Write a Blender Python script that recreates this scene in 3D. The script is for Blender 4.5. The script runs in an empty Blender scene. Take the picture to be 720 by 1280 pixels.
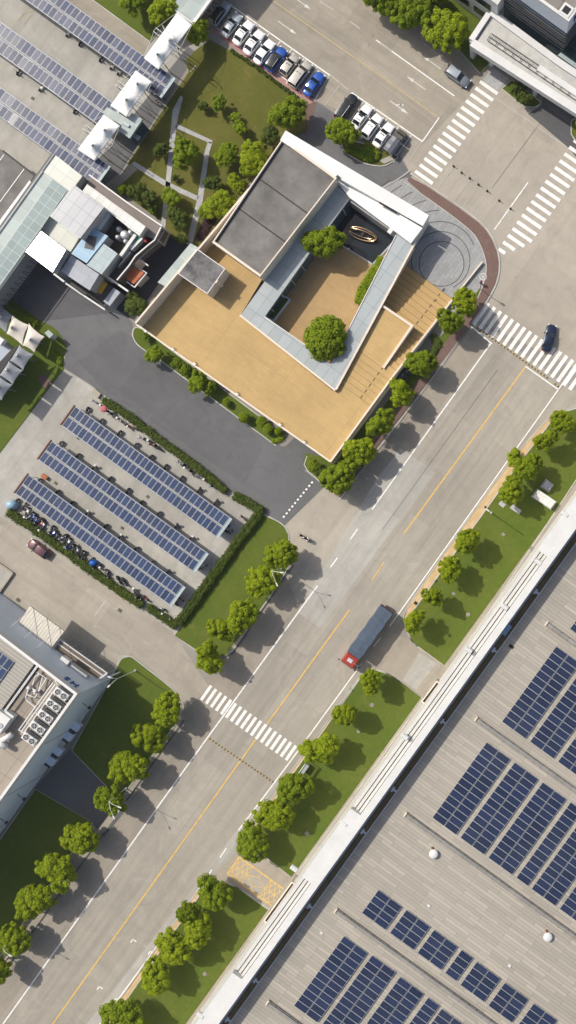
import bpy, bmesh, math, random
from mathutils import Vector, Matrix
R = math.radians
random.seed(7)
scene = bpy.context.scene
C = scene.collection
S, H, NX, NY = 0.135, 170.0, 610.0, 640.0
CX = (NX-360)*S
UA = math.atan2(0.811, 0.585)          # heading of the main road
VA = UA - math.pi/2
U = Vector((math.cos(UA), math.sin(UA), 0)); V = Vector((math.cos(VA), math.sin(VA), 0))

def W(px, py, z=0.0):
    k = (H-z)/H
    return Vector((CX+(px-NX)*S*k, (NY-py)*S*k, z))

# ------------------------------------------------------------------ materials
class NT:
    def __init__(s, name):
        s.m = bpy.data.materials.new(name); s.m.use_nodes = True
        s.n = s.m.node_tree.nodes; s.l = s.m.node_tree.links
        s.b = s.n['Principled BSDF']; s.pos = None
    def node(s, t, **kw):
        n = s.n.new(t)
        for k, v in kw.items(): setattr(n, k, v)
        return n
    def link(s, a, b): s.l.new(a, b)
    def coords(s, obj=False, rot=0.0, scale=(1,1,1)):
        if obj: src = s.node('ShaderNodeTexCoord').outputs['Object']
        else: src = s.node('ShaderNodeNewGeometry').outputs['Position']
        m = s.node('ShaderNodeMapping'); s.link(src, m.inputs['Vector'])
        m.inputs['Rotation'].default_value = (0,0,0)
        r = s.node('ShaderNodeVectorRotate', rotation_type='Z_AXIS')
        s.link(src, r.inputs['Vector']); r.inputs['Angle'].default_value = rot
        s.link(r.outputs[0], m.inputs['Vector'])
        m.inputs['Scale'].default_value = scale
        return m.outputs[0]
    def noise(s, vec, scale, detail=4, rough=.6):
        n = s.node('ShaderNodeTexNoise'); s.link(vec, n.inputs['Vector'])
        n.inputs['Scale'].default_value = scale; n.inputs['Detail'].default_value = detail
        n.inputs['Roughness'].default_value = rough
        return n.outputs[0]
    def ramp(s, fac, lo, hi, a=0.0, b=1.0):
        n = s.node('ShaderNodeMapRange'); s.link(fac, n.inputs[0])
        n.inputs[1].default_value = lo; n.inputs[2].default_value = hi
        n.inputs[3].default_value = a; n.inputs[4].default_value = b
        return n.outputs[0]
    def mix(s, fac, a, b, mode='MIX'):
        n = s.node('ShaderNodeMix', data_type='RGBA', blend_type=mode)
        if isinstance(fac, (int, float)): n.inputs[0].default_value = fac
        else: s.link(fac, n.inputs[0])
        for i, x in ((6, a), (7, b)):
            if isinstance(x, (tuple, list)): n.inputs[i].default_value = (*x[:3], 1)
            else: s.link(x, n.inputs[i])
        return n.outputs[2]
    def math(s, op, a, b=None):
        n = s.node('ShaderNodeMath', operation=op)
        for i, x in ((0, a), (1, b)):
            if x is None: continue
            if isinstance(x, (int, float)): n.inputs[i].default_value = x
            else: s.link(x, n.inputs[i])
        return n.outputs[0]
    def base(s, c):
        if isinstance(c, (tuple, list)): s.b.inputs['Base Color'].default_value = (*c[:3], 1)
        else: s.link(c, s.b.inputs['Base Color'])
    def bump(s, h, strength=.3, dist=.05):
        n = s.node('ShaderNodeBump'); s.link(h, n.inputs['Height'])
        n.inputs['Strength'].default_value = strength; n.inputs['Distance'].default_value = dist
        s.link(n.outputs[0], s.b.inputs['Normal'])
    def fin(s, rough=.8, metal=0.0, spec=.5):
        s.b.inputs['Roughness'].default_value = rough; s.b.inputs['Metallic'].default_value = metal
        s.b.inputs['Specular IOR Level'].default_value = spec
        return s.m
def mul(c, f): return tuple(x*f for x in c)

def worn(name, c, var=.25, rough=.75, metal=0.0, sc=.35, spec=.4, fine=6.0, obj=False, tint=None):
    t = NT(name); v = t.coords(obj=obj)
    a = t.ramp(t.noise(v, sc, 6, .65), .32, .68)
    b = t.ramp(t.noise(v, fine, 3, .6), .3, .7)
    col = t.mix(a, mul(c, 1-var), tint or mul(c, 1+var*.6))
    col = t.mix(t.math('MULTIPLY', b, .35), col, mul(c, 1-var*.8))
    t.base(col)
    return t.fin(rough, metal, spec)

def concrete(name, c, cell=(5, 4), streak=.3, joint=.35, stain=.3, rot=-UA, off=.5):
    t = NT(name); v = t.coords(rot=rot)
    big = t.ramp(t.noise(v, .045, 5, .6), .35, .65)
    mid = t.ramp(t.noise(v, .35, 6, .7), .3, .7)
    fine = t.ramp(t.noise(v, 4.0, 4, .7), .3, .7)
    vs = t.coords(rot=rot, scale=(.035, .9, 1)); st = t.ramp(t.noise(vs, 1.0, 5, .65), .42, .72)
    col = t.mix(big, mul(c, 1-stain*.45), mul(c, 1+stain*.35))
    col = t.mix(t.math('MULTIPLY', mid, .55), col, mul(c, 1-stain*.6))
    col = t.mix(t.math('MULTIPLY', st, streak), col, mul((c[0]*.85, c[1]*.88, c[2]*.92), .62))
    col = t.mix(t.math('MULTIPLY', fine, .22), col, mul(c, 1.25))
    dn_ = t.node('ShaderNodeTexNoise'); t.link(v, dn_.inputs['Vector']); dn_.inputs['Scale'].default_value = .22; dn_.inputs['Detail'].default_value = 9; dn_.inputs['Roughness'].default_value = .72; dn_.inputs['Distortion'].default_value = 1.6
    col = t.mix(t.math('MULTIPLY', t.ramp(dn_.outputs[0], .50, .66), .34), col, mul((c[0]*.96,c[1]*.97,c[2]), .66))
    col = t.mix(t.math('MULTIPLY', t.ramp(dn_.outputs[0], .44, .34), .30), col, mul(c, 1.3))
    sp_ = t.ramp(t.noise(v, 2.2, 5, .75), .60, .70); col = t.mix(t.math('MULTIPLY', sp_, .22), col, mul(c, .6))
    # slab by slab tone and joints
    br = t.node('ShaderNodeTexBrick'); t.link(v, br.inputs['Vector']); br.offset = off; br.squash = 1
    br.inputs['Scale'].default_value = 1; br.inputs['Mortar Size'].default_value = .03
    br.inputs['Brick Width'].default_value = cell[0]; br.inputs['Row Height'].default_value = cell[1]
    br.inputs['Color1'].default_value = (.93,.93,.93,1); br.inputs['Color2'].default_value = (1.05,1.05,1.05,1)
    br.inputs['Mortar'].default_value = (1-joint,)*3+(1,); br.inputs['Mortar Smooth'].default_value = .3
    col = t.mix(1.0, col, br.outputs[0], 'MULTIPLY')
    # thin cracks
    vo = t.node('ShaderNodeTexVoronoi', feature='DISTANCE_TO_EDGE'); t.link(v, vo.inputs['Vector']); vo.inputs['Scale'].default_value = .09
    nz = t.noise(v, .8, 4, .6)
    cr = t.math('LESS_THAN', vo.outputs['Distance'], .0016)
    cr = t.math('MULTIPLY', cr, t.ramp(nz, .5, .6))
    col = t.mix(t.math('MULTIPLY', cr, .5), col, mul(c, .4))
    t.base(col); t.bump(fine, .2, .01)
    return t.fin(.85, 0, .3)

M = {}
M['road'] = concrete('road_concrete', (.345,.318,.27), (12, 4.2), .55, .16, .3)
M['yard'] = concrete('yard_concrete', (.40,.385,.35), (6, 6), .35, .14, .6)
M['yard2'] = concrete('yard_tan_concrete', (.37,.335,.28), (5, 5), .35, .15, .35, rot=-VA)
M['lot'] = concrete('lot_concrete', (.325,.292,.24), (9, 4.5), .5, .16, .3, rot=-VA)
M['junction'] = concrete('junction_concrete', (.375,.34,.285), (8, 8), .25, .08, .3)
M['parklane'] = concrete('lane_concrete', (.32,.285,.235), (6, 3.5), .3, .18, .3)
M['pale'] = concrete('repaired_concrete', (.39,.375,.34), (10, 3.2), .4, .12, .3)
M['driveway'] = concrete('driveway_concrete', (.36,.32,.26), (5, 4), .3, .2, .35)
M['whiteslab'] = concrete('new_slab', (.46,.455,.44), (5, 5), .1, .1, .15)
M['asphalt'] = concrete('dark_asphalt', (.138,.139,.143), (14, 9), .16, .10, .4, rot=-VA)
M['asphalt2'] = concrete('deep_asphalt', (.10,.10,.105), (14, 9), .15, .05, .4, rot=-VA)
M['asphalt3'] = concrete('relaid_asphalt', (.122,.123,.127), (14, 9), .16, .10, .4, rot=-VA)
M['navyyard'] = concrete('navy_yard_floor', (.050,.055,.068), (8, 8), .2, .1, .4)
M['ground'] = concrete('ground_concrete', (.28,.26,.23), (8, 8), .3, .12, .3)
def grass_mat(name, c, dry):
    t = NT(name); v = t.coords()
    a = t.ramp(t.noise(v, .12, 5, .65), .35, .65); b = t.ramp(t.noise(v, 1.4, 6, .75), .3, .7); f = t.ramp(t.noise(v, 22, 3, .7), .25, .75)
    col = t.mix(a, c, dry)
    col = t.mix(t.math('MULTIPLY', b, .5), col, mul(c, .6))
    col = t.mix(t.math('MULTIPLY', f, .5), col, mul(dry, 1.15))
    vs = t.coords(rot=-UA, scale=(.06, 1.1, 1)); st = t.ramp(t.noise(vs, 1.0, 3, .5), .45, .6)
    col = t.mix(t.math('MULTIPLY', st, .25), col, mul(c, 1.35))
    pt = t.ramp(t.noise(v, .33, 6, .7), .56, .74); col = t.mix(t.math('MULTIPLY', pt, .75), col, mul((dry[0]*1.1,dry[1]*.95,dry[2]*1.2), 1.15))
    t.base(col); t.bump(f, .9, .06); return t.fin(.95, 0, .15)
M['grass'] = grass_mat('lawn_grass', (.078,.130,.016), (.140,.165,.030))
M['grass2'] = grass_mat('garden_grass', (.090,.110,.018), (.175,.16,.042))
M['kerb'] = worn('kerb_stone', (.48,.47,.44), .3, .8)
M['kerbdark'] = worn('dark_kerb', (.10,.10,.10), .3, .8)
def paint(name, c):
    t = NT(name); v = t.coords(); a = t.ramp(t.noise(v, 1.2, 6, .8), .30, .52)
    t.base(t.mix(a, mul(c, .68), c)); return t.fin(.7, 0, .3)
M['white_paint'] = paint('white_road_paint', (.78,.77,.74))
M['faint_paint'] = paint('faded_road_paint', (.44,.42,.39))
M['yellow_paint'] = paint('yellow_road_paint', (.66,.44,.13)); M['hump_yellow'] = paint('worn_hump_yellow', (.42,.32,.13))
M['faint_yellow'] = paint('faded_yellow_paint', (.45,.36,.20))
def bricks(name, c1, c2, mortar, w, h, rot=-UA, ms=.02, rough=.85, off=.5, obj=False, metal=0, bump=0, var=.3):
    t = NT(name); v = t.coords(rot=rot, obj=obj)
    br = t.node('ShaderNodeTexBrick'); t.link(v, br.inputs['Vector']); br.offset = off
    br.inputs['Scale'].default_value = 1; br.inputs['Mortar Size'].default_value = ms
    br.inputs['Brick Width'].default_value = w; br.inputs['Row Height'].default_value = h
    br.inputs['Color1'].default_value = (*c1,1); br.inputs['Color2'].default_value = (*c2,1); br.inputs['Mortar'].default_value = (*mortar,1)
    n = t.ramp(t.noise(v, .5, 6, .65), .3, .7)
    col = t.mix(t.math('MULTIPLY', n, var), br.outputs[0], mul(c1, .55))
    t.base(col)
    if bump: t.bump(br.outputs[1], -bump, .02)
    return t.fin(rough, metal, .3)
M['plaza'] = bricks('plaza_pavers', (.29,.295,.295), (.345,.35,.35), (.2,.21,.23), 1.2, .6, ms=.02)
M['brown_pave'] = bricks('red_brown_pavers', (.17,.105,.09), (.21,.135,.115), (.1,.07,.06), .4, .2)
M['pink_pave'] = bricks('pink_pavers', (.38,.22,.20), (.44,.27,.25), (.25,.16,.15), .6, .3, rot=-VA)
M['yellow_pave'] = bricks('yellow_pavers', (.52,.36,.18), (.62,.46,.27), (.42,.36,.28), .9, .45)
M['path_pave'] = bricks('path_slabs', (.38,.38,.38), (.45,.45,.45), (.24,.24,.24), .9, .45)
M['roof_metal'] = None
def roofmetal():
    t = NT('ribbed_roof_metal'); v = t.coords(rot=-VA)
    br = t.node('ShaderNodeTexBrick'); t.link(v, br.inputs['Vector']); br.offset = .37; br.offset_frequency = 3
    br.inputs['Scale'].default_value = 1; br.inputs['Mortar Size'].default_value = .035; br.inputs['Bias'].default_value = -.25
    br.inputs['Brick Width'].default_value = 4.6; br.inputs['Row Height'].default_value = .58
    br.inputs['Color1'].default_value = (.32,.295,.25,1); br.inputs['Color2'].default_value = (.47,.43,.365,1); br.inputs['Mortar'].default_value = (.17,.16,.14,1)
    vs = t.coords(rot=-VA, scale=(.12, 1.1, 1)); st = t.ramp(t.noise(vs, 1, 5, .7), .35, .7)
    col = t.mix(t.math('MULTIPLY', st, .45), br.outputs[0], (.24,.22,.195))
    big = t.ramp(t.noise(v, .05, 3, .5), .35, .65)
    col = t.mix(t.math('MULTIPLY', big, .3), col, (.42,.39,.33))
    t.base(col); t.bump(br.outputs[1], -.5, .03); return t.fin(.6, .0, .4)
M['roof_metal'] = roofmetal()
def ribs(name, c, pitch, rot, dark=.7, rough=.5, metal=0, width=.25):
    t = NT(name); v = t.coords(rot=rot)
    sp = t.node('ShaderNodeSeparateXYZ'); t.link(v, sp.inputs[0])
    w = t.math('PINGPONG', sp.outputs[1], pitch/2); m = t.ramp(w, 0, pitch*width, 0, 1)
    n = t.ramp(t.noise(v, .5, 5, .6), .3, .7)
    col = t.mix(m, mul(c, dark), c); col = t.mix(t.math('MULTIPLY', n, .3), col, mul(c, .7))
    t.base(col); t.bump(m, .5, .05); return t.fin(rough, metal, .5)
M['cream_ribs'] = ribs('cream_ribbed_sheet', (.62,.58,.50), .5, -UA, .75)
M['grey_ribs'] = ribs('grey_ribbed_roof', (.36,.34,.30), .55, -VA, .6)
M['white_metal'] = worn('white_painted_metal', (.62,.62,.605), .07, .5, sc=.4, spec=.5, tint=(.67,.67,.655))
M['white_metal_streak'] = worn('white_cornice_metal', (.58,.575,.55), .10, .55, sc=.3)
M['greyblue_wall'] = worn('pale_blue_cladding', (.64,.70,.78), .06, .5, sc=.3)
M['cream_wall'] = worn('cream_stone_wall', (.70,.62,.52), .10, .8, sc=.8)
M['grey_wall'] = worn('grey_wall', (.40,.40,.40), .15, .8)
M['steel'] = worn('galvanised_steel', (.45,.46,.47), .15, .45, .6)
M['darksteel'] = worn('dark_steel', (.06,.06,.065), .2, .5, .3)
M['alu'] = worn('aluminium_frame', (.62,.64,.66), .1, .4, .5)
M['cover'] = worn('dull_cover', (.23,.23,.20), .2, .85); M['rust'] = worn('rusty_red_edge', (.16,.06,.045), .3, .8)
M['bitumen'] = worn('grey_roof_felt', (.165,.158,.150), .35, .9, sc=.25, tint=(.23,.22,.205))
M['bitumen_dark'] = worn('stained_roof_felt', (.075,.078,.085), .6, .7, sc=.45, tint=(.26,.25,.25))
M['brown_roof'] = bricks('brown_deck', (.30,.26,.215), (.36,.32,.27), (.2,.17,.14), 3.2, 3.2, off=0, ms=.04)
M['grey_slab_roof'] = bricks('grey_slab_roof', (.22,.205,.185), (.25,.235,.21), (.11,.10,.09), 3.0, 3.0, off=0, ms=.07)
M['mauve_roof'] = worn('brown_grey_roof', (.22,.19,.175), .15, .8)
def terrazzo(name, c, line, gap):
    t = NT(name); v = t.coords(rot=-UA)
    n = t.ramp(t.noise(v, .1, 5, .6), .35, .65); f = t.ramp(t.noise(v, 3, 5, .7), .3, .7)
    vs = t.coords(rot=-VA, scale=(.25, 4.5, 1)); st = t.ramp(t.noise(vs, 1, 4, .7), .5, .72)
    col = t.mix(n, mul(c, .90), mul(c, 1.08)); col = t.mix(t.math('MULTIPLY', f, .15), col, mul(c, .75))
    col = t.mix(t.math('MULTIPLY', st, .24), col, mul(c, .6)); bl = t.ramp(t.noise(v, .45, 6, .75), .52, .72); col = t.mix(t.math('MULTIPLY', bl, .30), col, mul((c[0]*.9,c[1]*.95,c[2]*1.1), .7))
    if gap:
        sp = t.node('ShaderNodeSeparateXYZ'); t.link(v, sp.inputs[0])
        b2 = t.node('ShaderNodeTexBrick'); t.link(v, b2.inputs['Vector']); b2.inputs['Scale'].default_value = 1; b2.inputs['Mortar Size'].default_value = .012; b2.inputs['Brick Width'].default_value = .6; b2.inputs['Row Height'].default_value = 1.2
        b2.inputs['Color1'].default_value = (.965,.965,.965,1); b2.inputs['Color2'].default_value = (1.03,1.03,1.03,1); b2.inputs['Mortar'].default_value = (.86,.84,.82,1); col = t.mix(1.0, col, b2.outputs[0], 'MULTIPLY')
        for i, g in ((0, gap), (1, gap*1.4)):
            w = t.math('LESS_THAN', t.math('PINGPONG', sp.outputs[i], g/2), .03)
            col = t.mix(t.math('MULTIPLY', w, .35), col, mul(c, .4))
    t.base(col); return t.fin(.85, 0, .3)
M['terrace'] = terrazzo('tan_stone_terrace', (.47,.325,.145), 1, 9.0)
M['steps'] = terrazzo('tan_stone_steps', (.48,.325,.145), 1, 0)
M['court'] = terrazzo('court_paving', (.43,.29,.14), 1, 5.0)
def panels(name, c, w, h, mortar, rot=-UA, rough=.35, var=.15, metal=0.0):
    return bricks(name, mul(c, .92), mul(c, 1.06), mortar, w, h, rot, .03, rough, 0, var=var, metal=metal)
M['bluegrey_roof'] = panels('blue_grey_roof_panels', (.36,.395,.405), 3.0, 1.9, (.17,.21,.23))
M['bluegrey_roof_u'] = panels('blue_grey_roof_panels_along', (.36,.395,.405), 1.9, 3.0, (.17,.21,.23), rot=-VA)
M['white_roof'] = panels('white_roof_panels', (.80,.80,.78), 4.0, 20, (.66,.66,.65), rot=-VA, rough=.5, var=.06)
M['glasspale'] = panels('pale_glass_roof', (.36,.42,.41), 2.2, 2.2, (.52,.55,.54), rough=.25, var=.2)
M['glassgrid'] = panels('green_glass_roof', (.24,.31,.31), 1.5, 1.5, (.50,.54,.53), rough=.2, var=.2)
M['skyglass'] = panels('cream_glass_roof', (.58,.60,.54), 2.4, 2.4, (.33,.36,.35), rough=.3, var=.2)
M['shedgrey'] = panels('grey_roof_tiles', (.30,.315,.34), 2.1, 1.5, (.15,.16,.175), rough=.3, metal=.2)
M['shedblue'] = panels('blue_polycarbonate', (.30,.46,.60), 2.6, 2.6, (.50,.58,.62), rough=.3)
M['shedgreen'] = panels('green_grey_glazing', (.38,.46,.48), 1.3, 1.3, (.25,.3,.31), rough=.3)
M['shedlav'] = panels('lavender_grey_sheet', (.33,.35,.40), 3.2, 3.0, (.22,.24,.28), rough=.45)
M['strip_white'] = panels('white_tile_roof', (.66,.66,.63), 1.3, 1.2, (.45,.45,.44), rough=.5)
M['stainless'] = None
M['stainless'] = bricks('bright_metal_roof', (.85,.85,.85), (.92,.92,.92), (.35,.35,.35), 20, .9, rot=-VA, ms=.04, rough=.42, metal=.9, var=.25)
M['black'] = worn('black_trim', (.012,.012,.014), .2, .6)
M['darkyard'] = worn('dark_yard_floor', (.055,.052,.055), .3, .8)
def glassy(name, c, rough=.08):
    t = NT(name); t.base(c); m = t.fin(rough, 0, .8); return m
M['winglass'] = glassy('dark_window_glass', (.012,.018,.024), .06)
M['blueglass'] = glassy('blue_facade_glass', (.05,.10,.14), .08)
M['water'] = None
t = NT('dark_pool_water'); v = t.coords(); t.base((.012,.017,.02)); t.bump(t.noise(v, 2.5, 3, .5), .06, .02); M['water'] = t.fin(.04, 0, .5)
t = NT('polished_gold'); t.base((.9,.62,.36)); M['gold'] = t.fin(.22, 1.0)
M['orange'] = worn('rusty_orange_sheet', (.42,.12,.045), .4, .7, sc=.6)
M['yellow'] = worn('yellow_sheet', (.68,.38,.03), .15, .6)
M['green_sheet'] = worn('green_sheet', (.01,.22,.13), .15, .6)
M['redpaint'] = worn('red_paint', (.35,.03,.03), .15, .6)
M['bluepaint'] = worn('blue_tarp', (.01,.10,.45), .25, .5, sc=1.5)
M['signblue'] = worn('blue_sign_letter', (.005,.06,.24), .1, .5)
M['pipeblue'] = worn('blue_grey_pipe', (.22,.28,.36), .15, .4, .3)
M['brownpipe'] = worn('rusty_gutter', (.19,.13,.055), .3, .8)
M['mulch'] = worn('dark_red_planting', (.05,.022,.028), .5, .9, sc=3)
M['soil'] = worn('soil', (.12,.09,.06), .3, .95)
M['wood'] = worn('bark', (.12,.085,.055), .35, .95)
M['fabric_white'] = worn('tent_membrane', (.80,.80,.78), .03, .6, tint=(.82,.82,.80))
M['fabric_grey'] = worn('grey_tent_membrane', (.27,.285,.31), .08, .6)
M['fabric_cream'] = worn('cream_tent_membrane', (.66,.61,.54), .05, .6)
def module_mat(name, c, gridc, nx, ny):
    t = NT(name); src = t.node('ShaderNodeTexCoord').outputs['Object']
    sp = t.node('ShaderNodeSeparateXYZ'); t.link(src, sp.inputs[0])
    oi = t.node('ShaderNodeObjectInfo')
    col = t.mix(oi.outputs['Random'], mul(c, .82), mul(c, 1.3)); pv = t.coords(); dn = t.ramp(t.noise(pv, .12, 4, .6), .4, .7); col = t.mix(t.math('MULTIPLY', dn, .14), col, (.08,.09,.11))
    for i, g in ((0, nx), (1, ny)):
        w = t.math('LESS_THAN', t.math('PINGPONG', sp.outputs[i], g/2), .012)
        col = t.mix(t.math('MULTIPLY', w, .5), col, gridc)
    t.base(col); m = t.fin(.16, 0, .6); return m
M['pv_roof'] = module_mat('roof_solar_cells', (.012,.020,.052), (.10,.12,.18), .38, .565)
M['pv_port'] = module_mat('carport_solar_cells', (.020,.038,.095), (.09,.12,.2), .33, .33)
M['vent'] = worn('weathered_vent_sheet', (.20,.19,.175), .2, .7); M['ventcap'] = worn('vent_cap_sheet', (.26,.25,.235), .2, .7)
M['frame_grey'] = worn('panel_frame', (.56,.58,.60), .1, .5, .2); M['deck'] = worn('carport_deck', (.33,.325,.31), .2, .7); M['darkgrey'] = worn('dark_grey_wall', (.10,.095,.09), .2, .8)
t = NT('brown_glass_roof'); t.base((.16,.12,.085)); M['brownglass'] = t.fin(.25,0,.6)
M['atriumglass'] = panels('dark_atrium_glass', (.03,.055,.06), 1.6, 1.6, (.16,.20,.20), rough=.12, var=.3)
M['shedlav2'] = worn('blue_grey_roof_sheet', (.33,.37,.43), .12, .6)
M['tarp'] = worn('dark_blue_tarp', (.062,.088,.130), .15, .55, sc=.8)
M['pinkcloth'] = worn('faded_red_cloth', (.45,.12,.13), .2, .8)
M['purple'] = worn('purple_cloth', (.12,.07,.28), .2, .8)
M['canopy_top'] = worn('canopy_roof_gravel', (.50,.49,.46), .18, .85, sc=.8)
M['tyre'] = worn('tyre_rubber', (.02,.02,.02), .2, .9)
def leafmat(name, c, c2, trans=.3):
    t = NT(name)
    oi = t.node('ShaderNodeObjectInfo'); v = t.coords()
    n = t.ramp(t.noise(v, 1.1, 4, .7), .3, .7); f = t.ramp(t.noise(v, 9, 2, .6), .25, .75)
    col = t.mix(n, c, c2); col = t.mix(t.math('MULTIPLY', f, .45), col, mul(c, .55))
    col = t.mix(t.math('MULTIPLY', oi.outputs['Random'], .35), col, mul(c, .75))
    t.base(col); t.fin(.6, 0, .25)
    tr = t.node('ShaderNodeBsdfTranslucent'); t.link(col, tr.inputs[0])
    mx = t.node('ShaderNodeMixShader'); mx.inputs[0].default_value = trans
    out = t.n['Material Output']; t.link(t.b.outputs[0], mx.inputs[1]); t.link(tr.outputs[0], mx.inputs[2]); t.link(mx.outputs[0], out.inputs[0])
    return t.m
M['leaf_y'] = leafmat('yellow_green_leaves', (.26,.35,.007), (.50,.59,.018), .4)
M['joint'] = worn('dark_joint', (.25,.16,.07), .2, .9); M['arrow_paint'] = paint('worn_arrow_paint', (.62,.61,.58))
M['leaf_g'] = leafmat('green_leaves', (.20,.29,.008), (.40,.50,.018), .4)
M['leaf_d'] = leafmat('dark_green_leaves', (.085,.13,.018), (.17,.22,.03))
M['leaf_h'] = leafmat('hedge_leaves', (.060,.095,.010), (.12,.16,.018))
M['leaf_lime'] = leafmat('lime_leaves', (.16,.25,.010), (.30,.39,.02))
def carpaint(name, c, rough=.25, metal=.3):
    t = NT(name); t.base(c); m = t.fin(rough, metal, .6); t.b.inputs['Coat Weight'].default_value = .6; t.b.inputs['Coat Roughness'].default_value = .08
    return m
PAINT = {'white': carpaint('white_car_paint', (.80,.80,.80), .3, 0), 'silver': carpaint('silver_car_paint', (.42,.46,.50)), 'champagne': carpaint('champagne_car_paint', (.50,.47,.42)),
  'blue': carpaint('blue_car_paint', (.015,.09,.42)), 'black': carpaint('black_car_paint', (.012,.016,.022)), 'navy': carpaint('navy_car_paint', (.008,.018,.05)),
  'maroon': carpaint('maroon_car_paint', (.12,.05,.06)), 'grey': carpaint('grey_car_paint', (.13,.14,.16)), 'midgrey': carpaint('mid_grey_car_paint', (.20,.22,.24)), 'red': carpaint('red_cab_paint', (.42,.05,.03)), 'olive': carpaint('olive_truck_paint', (.10,.10,.08))}
t = NT('headlight_lens'); t.base((.7,.75,.8)); M['lens'] = t.fin(.1, .2)
M['taillens'] = glassy('red_lens', (.45,.01,.01), .15)
M['skin'] = worn('skin', (.45,.28,.2), .05, .6)

# ------------------------------------------------------------------ object helpers
def wloc(o):
    return o.matrix_world.translation.copy() if False else (Vector(o.get('_w', (0,0,0))))
def tag(o, label=None, cat=None, group=None, kind=None):
    if label: o['label'] = label
    if cat: o['category'] = cat
    if group: o['group'] = group
    if kind: o['kind'] = kind
    return o
OFF = {}
def thing(name, label, cat, loc=(0,0,0), group=None, rz=0.0, kind=None):
    o = bpy.data.objects.new(name, None); C.objects.link(o); o.empty_display_size = .2
    o.location = loc; o.rotation_euler = (0,0,rz); OFF[o.name] = Vector(loc)
    return tag(o, label, cat, group, kind)
class MB:
    def __init__(s): s.v = []; s.f = []; s.m = []
    def poly(s, pts, mi=0):
        b = len(s.v); s.v += [tuple(p) for p in pts]; s.f.append(tuple(range(b, b+len(pts)))); s.m.append(mi)
    def prism(s, pts, z0, z1, mi=0, ms=None, bottom=True):
        # pts: (x,y) list, counter-clockwise or not
        ms = mi if ms is None else ms
        a = sum(pts[i][0]*pts[(i+1)%len(pts)][1]-pts[(i+1)%len(pts)][0]*pts[i][1] for i in range(len(pts)))
        if a < 0: pts = pts[::-1]
        n = len(pts); b = len(s.v)
        z1s = z1 if isinstance(z1, (list, tuple)) else [z1]*n
        if a < 0 and isinstance(z1, (list, tuple)): z1s = list(z1)[::-1]
        s.v += [(p[0], p[1], z0) for p in pts]+[(p[0], p[1], z1s[i]) for i, p in enumerate(pts)]
        s.f.append(tuple(range(b+n, b+2*n))); s.m.append(mi)
        if bottom: s.f.append(tuple(range(b+n-1, b-1, -1))); s.m.append(ms)
        for i in range(n):
            j = (i+1)%n; s.f.append((b+i, b+j, b+n+j, b+n+i)); s.m.append(ms)
        return s
    def slab(s, tops, thick, mi=0, ms=None):
        # tops: list of 3D points (ccw from above), extruded straight down by thick
        ms = mi if ms is None else ms
        n = len(tops); a = sum(tops[i][0]*tops[(i+1)%n][1]-tops[(i+1)%n][0]*tops[i][1] for i in range(n))
        if a < 0: tops = tops[::-1]
        b = len(s.v); s.v += [tuple(p) for p in tops]+[(p[0], p[1], p[2]-thick) for p in tops]
        s.f.append(tuple(range(b, b+n))); s.m.append(mi)
        s.f.append(tuple(range(b+2*n-1, b+n-1, -1))); s.m.append(ms)
        for i in range(n):
            j = (i+1)%n; s.f.append((b+n+i, b+n+j, b+j, b+i)); s.m.append(ms)
        return s
    def box(s, c, d, rz=0.0, mi=0, tilt=None):
        m = Matrix.Rotation(rz, 4, 'Z')
        if tilt: m = m @ Matrix.Rotation(tilt[0], 4, 'X') @ Matrix.Rotation(tilt[1], 4, 'Y')
        b = len(s.v)
        for z in (-.5, .5):
            for x, y in ((-.5,-.5),(.5,-.5),(.5,.5),(-.5,.5)):
                p = m @ Vector((x*d[0], y*d[1], z*d[2])); s.v.append((p.x+c[0], p.y+c[1], p.z+c[2]))
        for f in ((3,2,1,0),(4,5,6,7),(0,1,5,4),(1,2,6,5),(2,3,7,6),(3,0,4,7)):
            s.f.append(tuple(b+i for i in f)); s.m.append(mi)
        return s
    def tube(s, pts, r, n=6, mi=0, cap=True):
        pts = [Vector(p) for p in pts]; rs = r if isinstance(r, (list, tuple)) else [r]*len(pts); b = len(s.v)
        for i, p in enumerate(pts):
            d = (pts[min(i+1, len(pts)-1)]-pts[max(i-1, 0)]).normalized()
            a = d.cross(Vector((0,0,1)));
            if a.length < .01: a = Vector((1,0,0))
            a.normalize(); q = d.cross(a)
            for k in range(n):
                t = 2*math.pi*k/n; w = p+(a*math.cos(t)+q*math.sin(t))*rs[i]; s.v.append(tuple(w))
        for i in range(len(pts)-1):
            for k in range(n):
                k2 = (k+1)%n; s.f.append((b+i*n+k, b+i*n+k2, b+(i+1)*n+k2, b+(i+1)*n+k)); s.m.append(mi)
        if cap:
            s.f.append(tuple(b+k for k in range(n-1,-1,-1))); s.m.append(mi)
            e = b+(len(pts)-1)*n; s.f.append(tuple(e+k for k in range(n))); s.m.append(mi)
        return s
    def cyl(s, c, r, h, n=16, mi=0, r2=None):
        return s.tube([(c[0],c[1],c[2]),(c[0],c[1],c[2]+h)], [r, r if r2 is None else r2], n, mi)
    def dome(s, c, r, hz, n=14, rings=5, mi=0):
        b = len(s.v)
        for i in range(rings):
            a = i/rings*math.pi/2
            for k in range(n):
                t = 2*math.pi*k/n; s.v.append((c[0]+r*math.cos(a)*math.cos(t), c[1]+r*math.cos(a)*math.sin(t), c[2]+hz*math.sin(a)))
        s.v.append((c[0], c[1], c[2]+hz))
        for i in range(rings-1):
            for k in range(n):
                k2 = (k+1)%n; s.f.append((b+i*n+k, b+i*n+k2, b+(i+1)*n+k2, b+(i+1)*n+k)); s.m.append(mi)
        for k in range(n): s.f.append((b+(rings-1)*n+k, b+(rings-1)*n+(k+1)%n, b+rings*n)); s.m.append(mi)
        return s
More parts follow.
